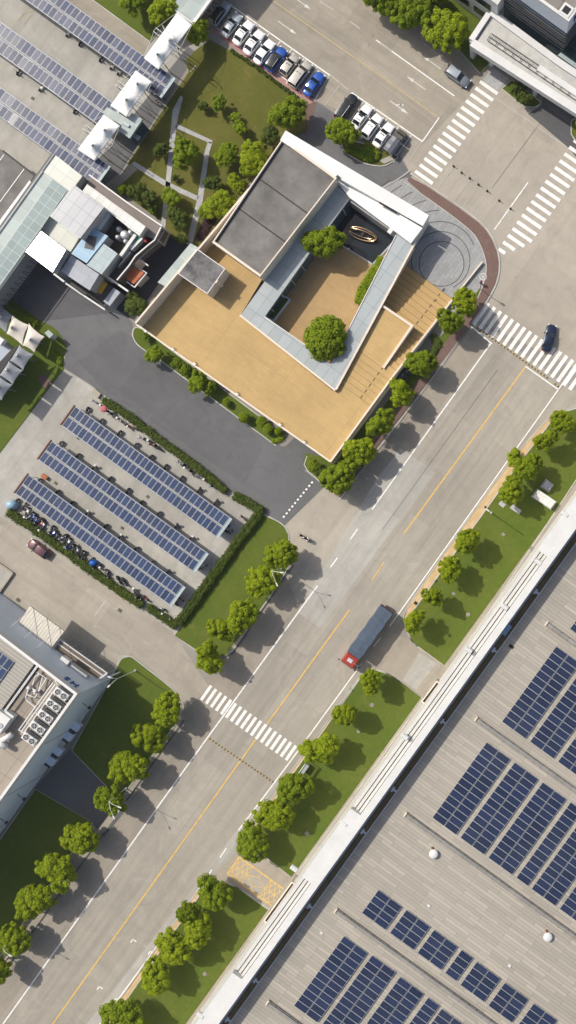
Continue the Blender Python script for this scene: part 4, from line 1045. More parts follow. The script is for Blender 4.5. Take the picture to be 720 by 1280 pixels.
beam([(201,284),(193,300),(184,307),(169,320),(161,332),(146,350)], 4.9, .2, .15, 'white_metal', 'zigzag_parapet')
beam([(201.5,284.5),(193.5,300.5),(184.5,307.5),(169.5,320.5),(161.5,332.5),(146.5,350.5)], 4.7, .12, 3.5, 'darkgrey', 'zigzag_wall')
beam([(205,288),(197,303),(188,311),(173,324)], 3.6, .14, .12, 'alu', 'lower_rail')
blk('orange_roof', [(167,333),(180,341),(167,355),(153,345)], 3.4, 'orange')
beam([(165,330),(183,341),(168,359),(158,352)], 3.2, .2, .3, 'white_metal', 'white_frame')
beam([(171,321),(185,332)], 3.4, .2, .3, 'white_metal', 'white_frame')
m = MB(); m.prism(XY([(171,322),(174,325),(166,333),(163,330)],3.4), 0, 3.5); m.build('pale_tank', M['cream_wall'], F)
m = MB(); m.prism(XY([(125,348),(135,355),(127,368),(115,361)],2.6), 0, 2.8); m.build('yellow_container', M['yellow'], F)
m = MB(); m.prism(XY([(136,355),(143,360),(131,374),(124,370)],2.6), 0, 2.7); m.build('dark_container', M['darkyard'], F)
m = MB(); m.prism(XY([(143,360),(151,366),(138,383),(130,377)],2.6), 0, 2.9); m.build('grey_container', M['shedlav'], F)
beam([(127,341),(160,364)], 3.6, .3, .5, 'white_metal', 'gate_beam'); beam([(67,342),(80,352)], 5.2, .3, .8, 'white_metal', 'wall_top'); beam([(82,354),(107,371),(131,387)], 2.2, .25, 2.2, 'white_metal', 'low_white_wall')
# truss frame beside the bright roof
beam([(31,317),(-10,375)], 6.0, .25, .4, 'steel', 'truss_beam')
for i in range(9):
    a = W(38-i*5,326+i*7,4.5); m = MB(); m.tube([(a.x,a.y,4.5),(a.x+V.x*1.6,a.y+V.y*1.6,2.5)],.05,5); m.tube([(a.x+V.x*1.6,a.y+V.y*1.6,2.5),(a.x-U.x*1,a.y-U.y*1,4.5)],.05,5); m.build('truss_brace', M['darksteel'], F)
# top glass canopy and the tower that shades the parked cars
t = thing('glass_canopy_building', 'building corner with a glass grid canopy at the top edge', 'building', W(230,-10))
m = MB(); m.slab([P3(x,y,4.6) for x,y in ((160,-30),(214,8),(242,29),(266,-5),(320,-80),(240,-140))], .4); m.build('glass_canopy', M['glasspale'], t)
beam([(241,29),(264,-3)], 4.7, .5, .5, 'white_metal', 'canopy_gutter', t); beam([(213,8),(242,30)], 4.7, .2, .5, 'white_metal', 'canopy_edge', t)
m = MB(); m.prism(XY([(256,-19),(190,-66),(240,-140),(320,-100)]), 0, 12); m.build('tower_wall', M['greyblue_wall'], t)
for a, b in (((256,-19),(190,-66)),((256,-19),(320,-100))):
    p, q = W(*a), W(*b); d = (q-p).normalized(); ang = math.atan2(d.y, d.x); nn = Vector((-d.y, d.x, 0)); nn = nn if (W(255,-80)-p).dot(nn) < 0 else -nn
    for k in range(3):
        for z in (2.4, 5.8, 9.2): c = p+d*(1.6+k*3.0)+nn*.03; mm = MB(); mm.box((c.x,c.y,z),(1.9,.12,1.5),ang); mm.build('window', M['winglass'], t)
for x, y in ((224,12),(240,22),(258,-2)): m = MB(); p = W(x,y,5.5); m.tube([(p.x,p.y,0),(p.x,p.y,4.3)],.12,8); m.build('column', M['steel'], t)
# ================================================================== building lower left
LB = thing('office_factory', 'tall pale blue building with rooftop cooling units at the lower left', 'factory', W(20,960))
LZ = 14.4
TL = [(97,867),(46,828),(0,791.5),(-70,738)]
def lw(x,y,z=LZ): return W(x,y,z).to_2d()
corner = lw(97,867); ne1 = lw(-70,739.5); sw1 = corner-U2*95; back = ne1-U2*95
m = MB(); m.prism([corner, ne1, back, sw1], -.02, 12.9); m.build('cladding_wall', M['greyblue_wall'], LB)
ci = lambda p: p+(lw(-20,930)-p).normalized()*.35
m = MB()
for i,(a,b) in enumerate(((corner,ne1),(corner,sw1))):
    d = (b-a).normalized(); n = Vector((-d.y,d.x)); n = n if (lw(-20,930)-a).dot(n) > 0 else -n
    q = [a-d*0, b, b+n*.42, a+n*.42] if i == 0 else [a+d*.42, b, b+n*.42, a+n*.42+d*.0]
    m.prism(q, 12.85, LZ+.002*i)
m.build('parapet', M['white_metal'], LB)
m = MB(); m.prism([corner+Vector((-.5,0))-U2*.3, ne1-U2*.43, back, sw1-V2*.43], 12.9, 12.95); m.build('deck_roof', M['brown_roof'], LB)
rr = [lw(x,y,13.9) for x,y in ((43,830),(-60,752),(-150,860),(-2,894))]
rr = [lw(43,829.5,13.9), lw(-60,751,13.9), lw(-60,751,13.9)-U2*9.6, lw(43,829.5,13.9)-U2*9.6]
m = MB(); m.prism(rr, 12.9, 13.9); m.build('ribbed_roof', M['grey_ribs'], LB)
m = MB(); add_line(m, [lw(46,832,14), lw(46,832,14)-U2*10.6], .3, 13.2); m.build('roof_gap', M['black'], LB)
m = MB()
for off in (0,.35): 
    a = lw(47.5+off*5,830,14.2); b = a-U2*9.6; m.tube([(*a,14.1),(*b,14.1)], .09, 6)
    a = lw(47.5+off*5,830,14.2)
m.build('white_roof_rails', M['white_metal'], LB)
t = thing('solar_array', 'small blue solar block on the ribbed roof at the left edge', 'solar panels', W(0,840,14)); p0 = W(18,827,14.2)
for i in range(5):
    for j in range(4):
        p = p0-V*(.55+i*1.08)-U*(.95+j*1.75); put_module(MOD_P, t, (p.x,p.y,14.15), UA)
# sign letters on the north-east wall
def text3(s, par, pos, size, rot, mat, depth=.08):
    c = bpy.data.curves.new('sign_letter', 'FONT'); c.body = s; c.size = size; c.extrude = depth; c.align_x = 'CENTER'; c.align_y = 'CENTER'; c.offset = .03
    c.materials.append(M[mat]); o = bpy.data.objects.new('sign_letter', c); C.objects.link(o); o.parent = par
    o.rotation_euler = rot; bpy.context.view_layer.update()
    me = bpy.data.meshes.new_from_object(o.evaluated_get(bpy.context.evaluated_depsgraph_get())); bpy.data.objects.remove(o)
    o = bpy.data.objects.new('sign_letter', me); C.objects.link(o); o.parent = par; o.location = Vector(pos)-OFF[par.name]; o.rotation_euler = rot; return o
nrm_ne = U  # north-east wall faces along +u
for ch, px, py in (('H',95,853),('S',86,846)):
    g = W(px,py,12.1); a = (Vector((g.x,g.y))-corner).dot(-V2); p = corner-V2*a+U2*.12
    text3(ch, LB, (p.x,p.y,12.2), 1.9, (math.pi/2,0,UA+math.pi/2), 'signblue')
# wall boxes
def wallbox(a, z, d, name, mat, face='ne', out=.3):
    m = MB(); p = corner-V2*a+U2*out if face == 'ne' else corner-U2*a+V2*out
    m.box((p.x,p.y,z), d, VA if face == 'ne' else UA); m.build(name, M[mat], LB)
wallbox(6.2, 7.6, (1.5,1.0,1.2), 'wall_unit', 'white_metal', out=.55); wallbox(3.6, 7.0, (3.4,.7,1.4), 'window_hood', 'steel', out=.3)
for i, a in enumerate((8.6,10.6,13.6,15.6)): wallbox(a, 3.6, (1.3,1.25,1.1), 'window_hood', 'greyblue_wall', 'se', .6); wallbox(a+.95, 3.6, (.4,1.1,.8), 'hood_vent', 'darksteel', 'se', .5)
for a, z in ((3.2,8),(21.5,7.5),(26,8),(30,7)): 
    p = corner-U2*a+V2*.1; m = MB(); m.tube([(p.x,p.y,z),(p.x+V.x*1.1,p.y+V.y*1.1,z+.1)],.06,6); m.box((p.x+V.x*1.3,p.y+V.y*1.3,z),(.5,.4,.25),UA); m.build('wall_lamp', M['darksteel'], LB)
for a in (10,20,30,40,50): wallbox(a, 6.4, (.08,.06,12.6), 'cladding_joint', 'grey_wall', 'se', .04)
# low glass roofed wing at the foot of the north-east wall
m = MB()
wq = [(75,801),(132,842),(122,848),(65,811)]
m.slab([P3(x,y,5.2) for x,y in wq], .1); m.build('wing_glass_roof', M['brownglass'], LB)
for a, b, w in (((75,800),(134,842),.2),((71,804),(130,846),.2),((66,811),(73,802),.3),((123,849),(133,842),.3)):
    m = MB(); L_, R_ = strip_pts([W(*a,5.4).to_2d(), W(*b,5.4).to_2d()], w); m.prism([R_[0],R_[1],L_[1],L_[0]], 5.1, 5.3+w*.05); m.build('wing_frame', M['alu'], LB)
for k in range(7):
    p = W(77+k*9.3,803+k*6.6,4.6); m = MB(); m.tube([(p.x,p.y,0),(p.x,p.y,4.7)],.07,6); m.build('wing_post', M['steel'], LB)
m = MB(); p = W(139,845,4); m.tube([(p.x,p.y,0),(p.x,p.y,4.5)],.14,10); m.build('corner_pipe', M['greyblue_wall'], LB)
# cream ribbed awning with tie rods
m = MB(); m.slab([P3(x,y,6.2) for x,y in ((37,757),(80,789),(63,811),(22,781))], .35); m.build('ribbed_awning', M['cream_ribs'], LB)
for x, y in ((41,760),(58,773),(74,785)):
    p = W(x,y,6.3); a = (Vector((p.x,p.y))-corner).dot(-V2); q = corner-V2*a
    m = MB(); m.tube([(p.x,p.y,6.3),(q.x,q.y,10.5)],.05,6); m.build('tie_rod', M['white_metal'], LB)
# cooling units on the roof
DZ = 12.95
CU = [('cooling unit at the upper right end of the rooftop row, nearest the building corner',76,867.5),('second cooling unit from the building corner in the rooftop row',66.4,881.8),('middle cooling unit of the five in the rooftop row',56.5,896),('second cooling unit from the lower left end of the rooftop row',46.5,910),('cooling unit at the lower left end of the rooftop row',36.3,924)]
for l, x, y in CU:
    p = W(x,y,DZ+1.6); t = thing('cooling_unit', l, 'air conditioner', (p.x,p.y,DZ), 'twin fan cooling units on the roof')
    m = MB(); m.box((p.x,p.y,DZ+.85),(2.35,1.15,1.5),VA); m.build('casing', M['white_metal'], t, bevel=.03)
    for s_ in (-.55,.55):
        c = p+V*s_; m = MB(); m.cyl((c.x,c.y,DZ+1.6),.44,.06,18); f = m.build('fan', M['black'], t)
        m = MB()
        for k in range(5):
            a = k*2*math.pi/5; m.box((c.x+math.cos(a)*.2,c.y+math.sin(a)*.2,DZ+1.685),(.3,.09,.02),a)
        g = m.build('fan_blades', M['steel'], f)
        m = MB(); pts = [(c.x+.47*math.cos(k*math.pi/9),c.y+.47*math.sin(k*math.pi/9),DZ+1.66) for k in range(19)]; m.tube(pts,.045,5); m.build('fan_ring', M['white_metal'], f)
    for k in (0,1):
        c = p+U*(.95+.38*k)+V*.35; m = MB(); m.box((c.x,c.y,DZ+.75),(2.3,.2,1.1),VA); m.build('radiator', M['vent' if k else 'darksteel'], t)
# pipework
m = MB()
for k in range(3):
    pts = [W(x,y,DZ+1) for x,y in ((66.5+k*3,853+k*2.0),(24+k*3.2,912+k*1.8))]; m.tube(pts,.11,6)
m.tube([W(69,850,DZ+1),W(72,856,DZ+1)],.11,6); m.tube([W(23,912,DZ+1),W(31,917,DZ+1)],.11,6)
for k in range(4): m.tube([W(62-k*9.5,864+k*13,DZ+1.15),W(69-k*9.5,869+k*13,DZ+1.15)],.07,6)
m.build('pipe_run', M['white_metal'], LB)
m = MB()
for pts in ([(46,840),(58,848),(44,872),(33,868)],[(49,843),(44,846),(41,856)],[(53,847),(49,862),(42,868)],[(36,860),(32,872),(34,876),(44,884),(42,890),(47,880)],[(37,858),(45,864)]):
    m.tube([W(x,y,DZ+.8) for x,y in pts],.11,6)
m.build('pipe_loop', M['white_metal'], LB)
for x,y,l in ((36,860,'small white domed tank on the roof, left of its twin'),(44,864,'small white domed tank on the roof beside the pipe loop')):
    t = thing('roof_tank', l, 'tank', W(x,y,DZ)); p = W(x,y,DZ+1); m = MB(); m.cyl((p.x,p.y,DZ),.3,1.1,12); m.dome((p.x,p.y,DZ+1.1),.3,.25,12,4); m.build('tank_body', M['white_metal'], t)
t = thing('air_handler', 'large white air handling unit with two ducts at the left edge roof', 'ventilation unit', W(-2,905,DZ))
p = W(-1,903,DZ+1.8); m = MB(); m.box((p.x,p.y,DZ+1.1),(3.2,2.4,2),UA); m.build('casing', M['white_metal'], t, bevel=.05)
p2 = W(10,896,DZ+1.5); m = MB(); m.box((p2.x,p2.y,DZ+.9),(1.5,1.2,1.3),VA); m.build('side_box', M['white_metal'], t)
m = MB(); p3 = W(0,907,DZ+2.15); m.cyl((p3.x,p3.y,DZ+2.1),.42,.12,16); m.build('fan_cowl', M['steel'], t)
for (x0,y0),(x1,y1) in (((2,926),(15,918)),((-6,926),(8,934))): m = MB(); m.tube([W(x0,y0,DZ+1.2),W(x1,y1,DZ+1.2)],.45,12); m.build('duct', M['white_metal'], t, smooth=True)

# ================================================================== building top right
RB = thing('glass_office', 'glass fronted office building with a white roof edge at the top right', 'building', W(720,0))
OZ = 16.0
c0 = W(711,27,OZ).to_2d()
def blkR(pts, z0, z1, name, mat): m = MB(); m.prism(pts, z0, z1); return m.build(name, M[mat], RB)
q = [c0, c0-V2*60, c0-V2*60+U2*40, c0+U2*40]
blkR(q, 12.2, OZ-.5, 'fascia_wall', 'greyblue_wall')
def inset(q, d): cn = sum(q, Vector((0,0)))/4; return [q[0]+(-V2+U2)*d, q[1]+(V2+U2)*d, q[2]+(V2-U2)*d, q[3]+(-V2-U2)*d]
qi = inset(q, .45)
for i in range(4): j=(i+1)%4; blkR([q[i],q[j],qi[j],qi[i]], OZ-.5, OZ, 'parapet', 'white_metal')
blkR(qi, OZ-.5, OZ-.35, 'slab_roof', 'grey_slab_roof')
p = c0-V2*1.3+U2*1.2; blkR([p-V2*.9-U2*.9,p+V2*.9-U2*.9,p+V2*.9+U2*.9,p-V2*.9+U2*.9], OZ-.4, OZ+.1, 'corner_shaft', 'white_metal'); blkR([p-V2*.55-U2*.55,p+V2*.55-U2*.55,p+V2*.55+U2*.55,p-V2*.55+U2*.55], OZ+.1, OZ+.12, 'shaft_opening', 'black')
blkR(inset(q, .5), -.02, 12.19, 'glass_facade', 'blueglass')
for z in (11.6,10.9,9.9,9.0,8.1,7.2,6.3,5.4):
    qq = inset(q, .3 if z < 10 else .22); blkR(qq, z-.09, z+.09, 'louvre_band', 'vent' if z < 10 else 'pipeblue')
for z in (9.5,7.6,5.8): blkR(inset(q,.4), z-.5, z+.3, 'dark_window_band', 'winglass')
for ch, a in (('S',4.2),('H',2.2)):
    p = c0+U2*(a)+V2*.1; text3(ch, RB, (p.x,p.y,14.2), 2.2, (math.pi/2,0,UA), 'signblue')
# lower wing on the left
w0 = W(622,6,9).to_2d(); blkR([w0, w0-V2*26, w0-V2*26+U2*20, w0+U2*20], -.02, 9, 'side_wing_wall', 'white_metal')
for k in range(4): p = w0-V2*(3+k*4.5)-U2*.05; m = MB(); m.box((p.x,p.y,6.4),(3.4,.2,1.6),VA); m.build('window', M['winglass'], RB)
for k in range(2): p = w0-V2*(3+k*4.5)-U2*.05; m = MB(); m.box((p.x,p.y,2.6),(3.4,.2,1.6),VA); m.build('window', M['winglass'], RB)
# atrium at the right
blkR([W(x,y,5).to_2d() for x,y in ((697,70),(709,38),(800,104),(785,132),(704,75))], -.02, 5.0, 'atrium', 'atriumglass')
blkR([W(x,y,5.2).to_2d() for x,y in ((697,69),(701,66),(790,128),(786,133))], 4.7, 5.25, 'atrium_edge', 'glasspale')
# entrance canopy: a thing on its own columns
EC = thing('entrance_canopy', 'long white flat entrance canopy on round columns at the top right', 'canopy', W(640,80))
ez = 5.6
E = [(587,51),(613,13),(700,78),(706,76),(790,134),(766,166),(720,136)]
q = [W(x,y,ez).to_2d() for x,y in E]; m = MB(); m.prism(q, ez-1.2, ez-.35); m.build('canopy_slab', M['canopy_top'], EC)
def rimw(pts, w, h0, h1, name, mat='white_metal', par=EC, z=ez):
    m = MB(); L_, R_ = strip_pts([W(x,y,z).to_2d() for x,y in pts], w)
    for i in range(len(L_)-1): m.prism([R_[i],R_[i+1],L_[i+1],L_[i]], h0, h1)
    m.build(name, M[mat], par)
rimw([(590,53),(722,138),(768,169)], 1.3, ez-1.25, ez+.1, 'fascia'); rimw([(614,15),(699,78),(780,132)], 1.1, ez-1.25, ez+.11, 'fascia'); rimw([(589,50),(611,17)], .9, ez-1.25, ez+.12, 'fascia')
m = MB(); p = W(594,47,ez)
for (x,y),(x2,y2),w in (((597,49),(609,26),.12),((610,26),(612,21),.15)): add_line(m, [W(x,y,ez).to_2d(), W(x2,y2,ez).to_2d()], w, ez-.33)
m.build('roof_groove', M['darksteel'], EC)
m = MB(); g0 = W(615,40,ez); g1 = W(611,52,ez)
a, b = W(614,41,ez).to_2d(), W(725,116,ez).to_2d(); a2, b2 = W(609,50,ez).to_2d(), W(720,125,ez).to_2d(); a3, b3 = (a+a2)/2, (b+b2)/2
for p, q_ in ((a,b),(a2,b2),(a3,b3)): m.tube([(*p,ez-.1),(*q_,ez-.1)], .05, 5)
for k in range(34): 
    t_ = k/33; m.tube([(*a.lerp(b,t_),ez-.1),(*a3.lerp(b3,t_),ez-.1)], .03, 5)
    if k%3 == 0: m.tube([(*a3.lerp(b3,t_),ez-.1),(*a2.lerp(b2,t_),ez-.1)], .05, 5)
m.build('roof_frame', M['darksteel'], EC)
rimw([(673,84),(722,117),(760,143)], 1.0, ez-.3, ez+.02, 'white_roof_strip')
for x, y in ((615,66),(670,104),(725,142)):
    p = W(x,y,4.4); m = MB(); m.cyl((p.x,p.y,0),.42,4.5,18); m.build('column', M['white_metal'], EC, smooth=False)
m = MB(); p = W(590,54,4.4); m.box((p.x+.3,p.y,2.2),(.7,1.4,4.4),UA-math.pi/2); m.build('end_pier', M['white_metal'], EC)

# ================================================================== vegetation
def leafball(rng, m, c, r, n, size, up=0.0, squash=1.0):
    for _ in range(n):
        while True:
            d = Vector((rng.gauss(0,1), rng.gauss(0,1), rng.gauss(0,1)))
            if d.length > .01: break
        d.normalize()
        if d.z < -.45: d.z = -d.z
        p = Vector(c)+Vector((d.x*r, d.y*r, d.z*r*squash))*rng.uniform(.82,1.08)
        nn = (d+Vector((rng.gauss(0,.45), rng.gauss(0,.45), rng.gauss(0,.45)+up))).normalized()
        a = nn.cross(Vector((rng.gauss(0,1),rng.gauss(0,1),rng.gauss(0,1)))).normalized(); b = nn.cross(a)
        s = size*rng.uniform(.6,1.25); a *= s*.5; b *= s*.42
        i = len(m.v); m.v += [tuple(p-a*1.2), tuple(p-b+nn*.0), tuple(p+a*1.2), tuple(p+b)]; m.f.append((i,i+1,i+2,i+3)); m.m.append(0)
def ico(m, c, r, squash=1.0):
    b = bmesh.new(); bmesh.ops.create_icosphere(b, subdivisions=1, radius=r); i = len(m.v)
    for v in b.verts: m.v.append((c[0]+v.co.x, c[1]+v.co.y, c[2]+v.co.z*squash))
    for f in b.faces: m.f.append(tuple(i+v.index for v in f.verts)); m.m.append(0)
    b.free()
def crown_mesh(seed, nl=24, R_=2.6, n=190, leaf=.26, squash=.72, uneven=.22, gaps=0.0):
    nl = int(nl*2.1); n = int(n*1.0); leaf *= .86
    rng = random.Random(seed); m = MB(); zc = 0
    ph = [rng.uniform(0,6.28) for _ in range(3)]
    for i in range(nl):
        t = (i+.5)/nl; zz = 1-1.35*t; rr = math.sqrt(max(0,1-min(1,zz*zz))); a = i*2.39996+rng.uniform(-.3,.3)
        env = 1+uneven*math.sin(a*2+ph[0])+uneven*.6*math.sin(a*3+ph[1])
        lr = R_*rng.choice([.13,.17,.20,.24,.28])*rng.uniform(.9,1.1)
        if rng.random() < gaps: continue
        k = (R_-lr*.75)*env*rng.uniform(.80,1.12)
        c = (math.cos(a)*rr*k, math.sin(a)*rr*k, zz*k*squash)
        leafball(rng, m, c, lr, n, leaf, .25, .9); ico(m, c, lr*.62, .9)
    ico(m, (0,0,-.1), R_*.48, squash); leafball(rng, m, (0,0,-.1), R_*.70, 2200, leaf*1.15, .3, squash)
    return m
def make_tree(label, leafm, seed, H_=3.5, R_=2.6, trunk=True, **kw):
    t = thing('tree', label, 'tree')
    m = crown_mesh(seed, R_=R_, **kw); m.v = [(x,y,z+H_) for x,y,z in m.v]; m.build('crown', M[leafm], t, local=True)
    rng = random.Random(seed+99); m = MB(); m.tube([(0,0,-.05),(.05,.02,H_*.35),(0,.05,H_*.62)], [.17,.13,.10], 8)
    for k in range(5):
        a = k*1.257+rng.uniform(-.3,.3); m.tube([(0,.03,H_*.5),(math.cos(a)*.7,math.sin(a)*.7,H_*.8),(math.cos(a)*1.4,math.sin(a)*1.4,H_*1.05)], [.08,.055,.02], 6)
    m.build('trunk', M['wood'], t, local=True)
    return t
def copy_thing(o, label, loc, rz, sc=1.0, group=None):
    c = copy_tree(o); c.location = loc; c.rotation_euler = (0,0,rz); c.scale = (sc,)*3 if not isinstance(sc, tuple) else sc; c['label'] = label
    if group: c['group'] = group
    OFF[c.name] = Vector(loc); return c
protos = {}
for i in range(5): protos['y%d'%i] = ('leaf_y', 10+i, dict(nl=26+i*2, uneven=.10+.05*i))
for i in range(3): protos['g%d'%i] = ('leaf_g', 30+i, dict(nl=28, uneven=.16+.05*i))
for i in range(2): protos['d%d'%i] = ('leaf_d', 50+i, dict(nl=26, uneven=.25, gaps=.15))
protos['s0'] = ('leaf_g', 61, dict(nl=24, uneven=.3, gaps=.4, n=110, leaf=.34)); protos['s1'] = ('leaf_lime', 62, dict(nl=24, uneven=.28, gaps=.3, n=130))
protos['r0'] = ('leaf_g', 71, dict(nl=60, uneven=.05, n=120, leaf=.24)); protos['l0'] = ('leaf_lime', 72, dict(nl=30, uneven=.15))
made = {}; rngT = random.Random(5)
def tree(kind, px, py, r, label, group, hz=None):
    sc = (r*S*1.0)/2.75; sz = max(sc, 4.2/3.6) if r >= 12.5 and ('street' in group or 'road' in group or 'verge' in group or 'edge' in group) else sc; z = 3.6*sz; loc = W(px,py,z); loc.z = .02
    if kind not in made:
        l, s_, kw = protos[kind]; made[kind] = make_tree(label, l, s_, **kw); o = made[kind]; o['label'] = label; o['group'] = group
        o.location = loc; o.rotation_euler = (0,0,rngT.uniform(0,6.28)); o.scale = (sc,sc,sz); return o
    return copy_thing(made[kind], label, loc, rngT.uniform(0,6.28), (sc*rngT.uniform(.88,1.12), sc*rngT.uniform(.88,1.12), sz), group)
def row(lst, desc, group, kinds):
    for i, (x, y, r) in enumerate(lst):
        d = desc[i] if isinstance(desc, list) else desc.format(ORD[i]); tree(kinds[i%len(kinds)], x, y, r, d, group)
row([(351,693,19),(327,727,21),(302,770,20),(277,787,15),(261,824,18)], '{} street tree from the top in the row beside the motorbike lot lawn', 'street trees beside the motorbike lot lawn', ['y1','y0','y2','y3','y4'])
row([(209,888,21),(187,922,18),(160,960,23),(137,1000,19),(100,1048,23),(72,1088,21),(43,1127,23),(16,1174,23),(-4,1211,18)], '{} street tree from the top in the row at the lower left kerb', 'street trees at the lower left kerb', ['y0','y3','y2','g0','y1','y4','y2','y0','y3'])
row([(402,937,21),(367,985,21),(343,1018,22),(316,1054,21),(463,852,15),(431,893,16)], ['right verge tree just beside the right end of the lower crosswalk','tree below the white sign frame on the right verge, above its close twin','right verge tree tucked against its twin, second above the yellow hatched box','lowest tree of the right verge, above the yellow hatched box','small tree just below the red truck cab on the verge corner','second small tree below the truck on the right verge'], 'street trees on the right verge below the truck', ['y4','g1','y1','g0','y2','y0'])
row([(267,1117,22),(234,1140,14),(247,1162,20),(219,1184,22),(195,1221,21),(155,1271,25)], '{} tree from the top on the lowest right verge, under the yellow hatched box', 'street trees on the lowest right verge', ['g1','g0','y1','y2','y0','g2'])
row([(703,528,15),(682,551,15),(661,583,17),(645,575,11),(640,613,17),(584,677,16),(562,712,16),(541,746,13),(517,777,13)], '{} tree from the upper right in the row along the long yellow footway', 'street trees along the long yellow footway', ['y0','y3','g0','y4','y2','y1','y0','y3','y4'])
row([(581,378,17),(562,402,17),(527,454,17),(502,491,16),(476,529,18),(450,563,18),(424,598,21),(437,578,12)], '{} tree from the upper right in the row along the tan building', 'trees between the tan building and the road', ['y0','g1','g0','y4','g2','y2','g1','y3'])
row([(557,38,25),(515,14,26),(486,2,19),(468,-8,18),(532,-14,20)], ['large round green tree beside the white entrance canopy at the top','large dark tree left of the round one at the top edge','tree cut by the top edge, left of the large dark tree','smallest tree cut by the top edge, leftmost of its clump','tree mostly beyond the top edge above the large dark tree'], 'trees at the top edge by the entrance canopy', ['y0','g0','g1','g2','g2'])
row([(206,13,19),(247,38,17),(167,-8,20)], ['large tree left of the glass grid canopy at the top left','round tree below the glass grid canopy beside the first parked car','dark tree cut by the top edge at the top left lawn'], 'trees by the glass grid canopy', ['y4','y1','g0'])
gg = 'trees and shrubs of the garden'
for k, x, y, r, l in (('g1',232,192,18,'bushy green tree inside the loop of the garden paths'),('s1',273,130,11,'small pale tree standing alone in the open garden lawn'),('g0',284,193,14,'round mid green tree left of the yellow tree by the grey block'),
  ('y1',317,197,18,'yellow green round tree beside the grey block roof'),('y2',275,256,18,'bright tree against the tan building west of the grey block'),('y3',295,229,11,'small tree between the two larger ones beside the grey block'),
  ('g2',360,142,20,'large tree at the end of the pink footway'),('d0',337,172,13,'dark green tree between the large tree and the white roof beam'),('d1',267,229,11,'small dark shrub right of the curved garden path'),
  ('d0',202,187,10,'dark shrub left of the garden path crossing'),('d1',172,240,12,'dark green shrub clump at the left garden corner'),('d0',186,248,11,'dark green shrub clump right of the corner clump'),('g0',152,237,7,'small bright shrub at the left corner of the garden'),('s1',190,262,6,'small lime shrub beside the lower garden path'),
  ('d1',223,273,13,'round dark shrub in the lower garden bed'),('s0',214,247,13,'sparse thin tree beside the garden path crossing'),('s0',300,160,10,'faint sparse shrub in the middle of the garden lawn'),('g1',255,265,8,'small round shrub beside the dark red planting bed'),('d1',228,299,7,'low shrub at the lower end of the garden path'),
  ('s0',293,146,7,'thin shrub right of the lone pale tree in the garden'),('d0',255,133,7,'low dark shrub left of the lone pale tree'),('g0',310,212,10,'small tree directly below the yellow green round tree'),('d0',219,222,5,'tiny round shrub beside the garden path crossing')):
    tree(k, x, y, r, l, gg)
for k, x, y, r, l in (('g2',404,303,23,'spreading green tree at the pool end of the courtyard'),('r0',407,423,27,'dense ball shaped tree at the lower corner of the courtyard')): tree(k, x, y, r, l, 'courtyard trees')
for k, x, y, r, l in (('g0',427,165,20,'round green tree covering the parked black car'),): tree(k, x, y, r, l, 'parking island plants')
gs = 'plants in the strip below the tan building'
for k, x, y, r, l in (('s0',193,443,13,'bushy tree at the left end of the strip below the terrace'),('s0',247,477,15,'leafy tree midway along the strip below the terrace'),('g1',262,484,10,'tree just right of the leafy midway tree in the strip'),('s1',183,420,6,'small shrub at the rounded end of the strip'),('s1',220,455,8,'low shrub between the two leafy trees in the strip'),('g0',232,462,8,'low shrub left of the leafy midway tree'),
  ('r0',283,503,5.5,'clipped ball bush nearest the leafy trees in the strip'),('r0',305,522,7.5,'largest clipped ball bush in the strip'),('r0',327,527,6.5,'clipped ball bush touching the terrace edge, left of the last two'),('r0',335,536,6.5,'clipped ball bush second from the square end of the strip'),('r0',348,539,5.5,'last clipped ball bush at the square end of the strip'),
  ('d0',173,384,14,'dark tree behind the west corner of the tan building'),('g0',393,583,9,'low shrub at the bottom corner of the tan building'),('d1',408,592,9,'dark low shrub under the lowest tree by the tan building'),('d0',167,371,8,'dark shrub behind the west corner, beside the dark tree')): tree(k, x, y, r, l, gs)
for k, x, y, r, l in (('d0',647,110,9,'dark tree on the small curved lawn under the entrance canopy'),('d1',656,123,9,'lower dark tree on the small curved lawn under the entrance canopy')): tree(k, x, y, r, l, 'trees under the entrance canopy')
# leafy hedges, mounds of box-shaped foliage
def hedge(name, label, pts, w, h, leafm='leaf_h', cat='hedge', group=None, dens=120, z0=0.0, leaf=.2):
    P = [W(x,y,h) for x,y in pts]; t = thing(name, label, cat, (P[0].x,P[0].y,0), group); rng = random.Random(len(label)); m = MB()
    for i in range(len(P)-1):
        a, b = P[i].to_2d(), P[i+1].to_2d(); d = b-a; L = d.length; d.normalize(); n = Vector((-d.y,d.x)); k = max(1,int(L/.45))
        for j in range(k):
            c = a+d*(L*(j+.5)/k)
            for s_ in (-1,1) if w > .9 else (0,):
                r = max(.3, min(.55, w/2)); off = n*s_*max(0, w/2-r*.8)+n*rng.uniform(-.12,.12)
                cc = (c.x+off.x, c.y+off.y, z0+h-r*.75+rng.uniform(-.08,.08)); leafball(rng, m, cc, r*rng.uniform(.9,1.2), dens//2, leaf, .5, .8); ico(m, cc, r*.85, .8)
        q = [a-n*w*.42, b-n*w*.42, b+n*w*.42, a+n*w*.42]; m.prism(q, z0, z0+h-.35)
    m.build('foliage', M[leafm], t); return t
hedge('hedge', 'long clipped hedge between the motorbike lot and the dark asphalt road', [(128,500),(160,520),(200,551),(240,580),(281,614)], 1.3, 1.1)
hedge('hedge', 'hedge at the right corner of the motorbike lot running down to its lower corner', [(292,619),(326,638),(300,672),(260,727),(222,779)], 1.5, 1.2)
hedge('hedge', 'short hedge at the lower corner of the motorbike lot', [(184,759),(200,770),(219,783)], 1.3, 1.1)
hedge('hedge', 'long hedge between the parked motorbikes and the maroon car', [(9,640),(50,668),(100,704),(140,733),(176,757)], 1.3, 1.1)
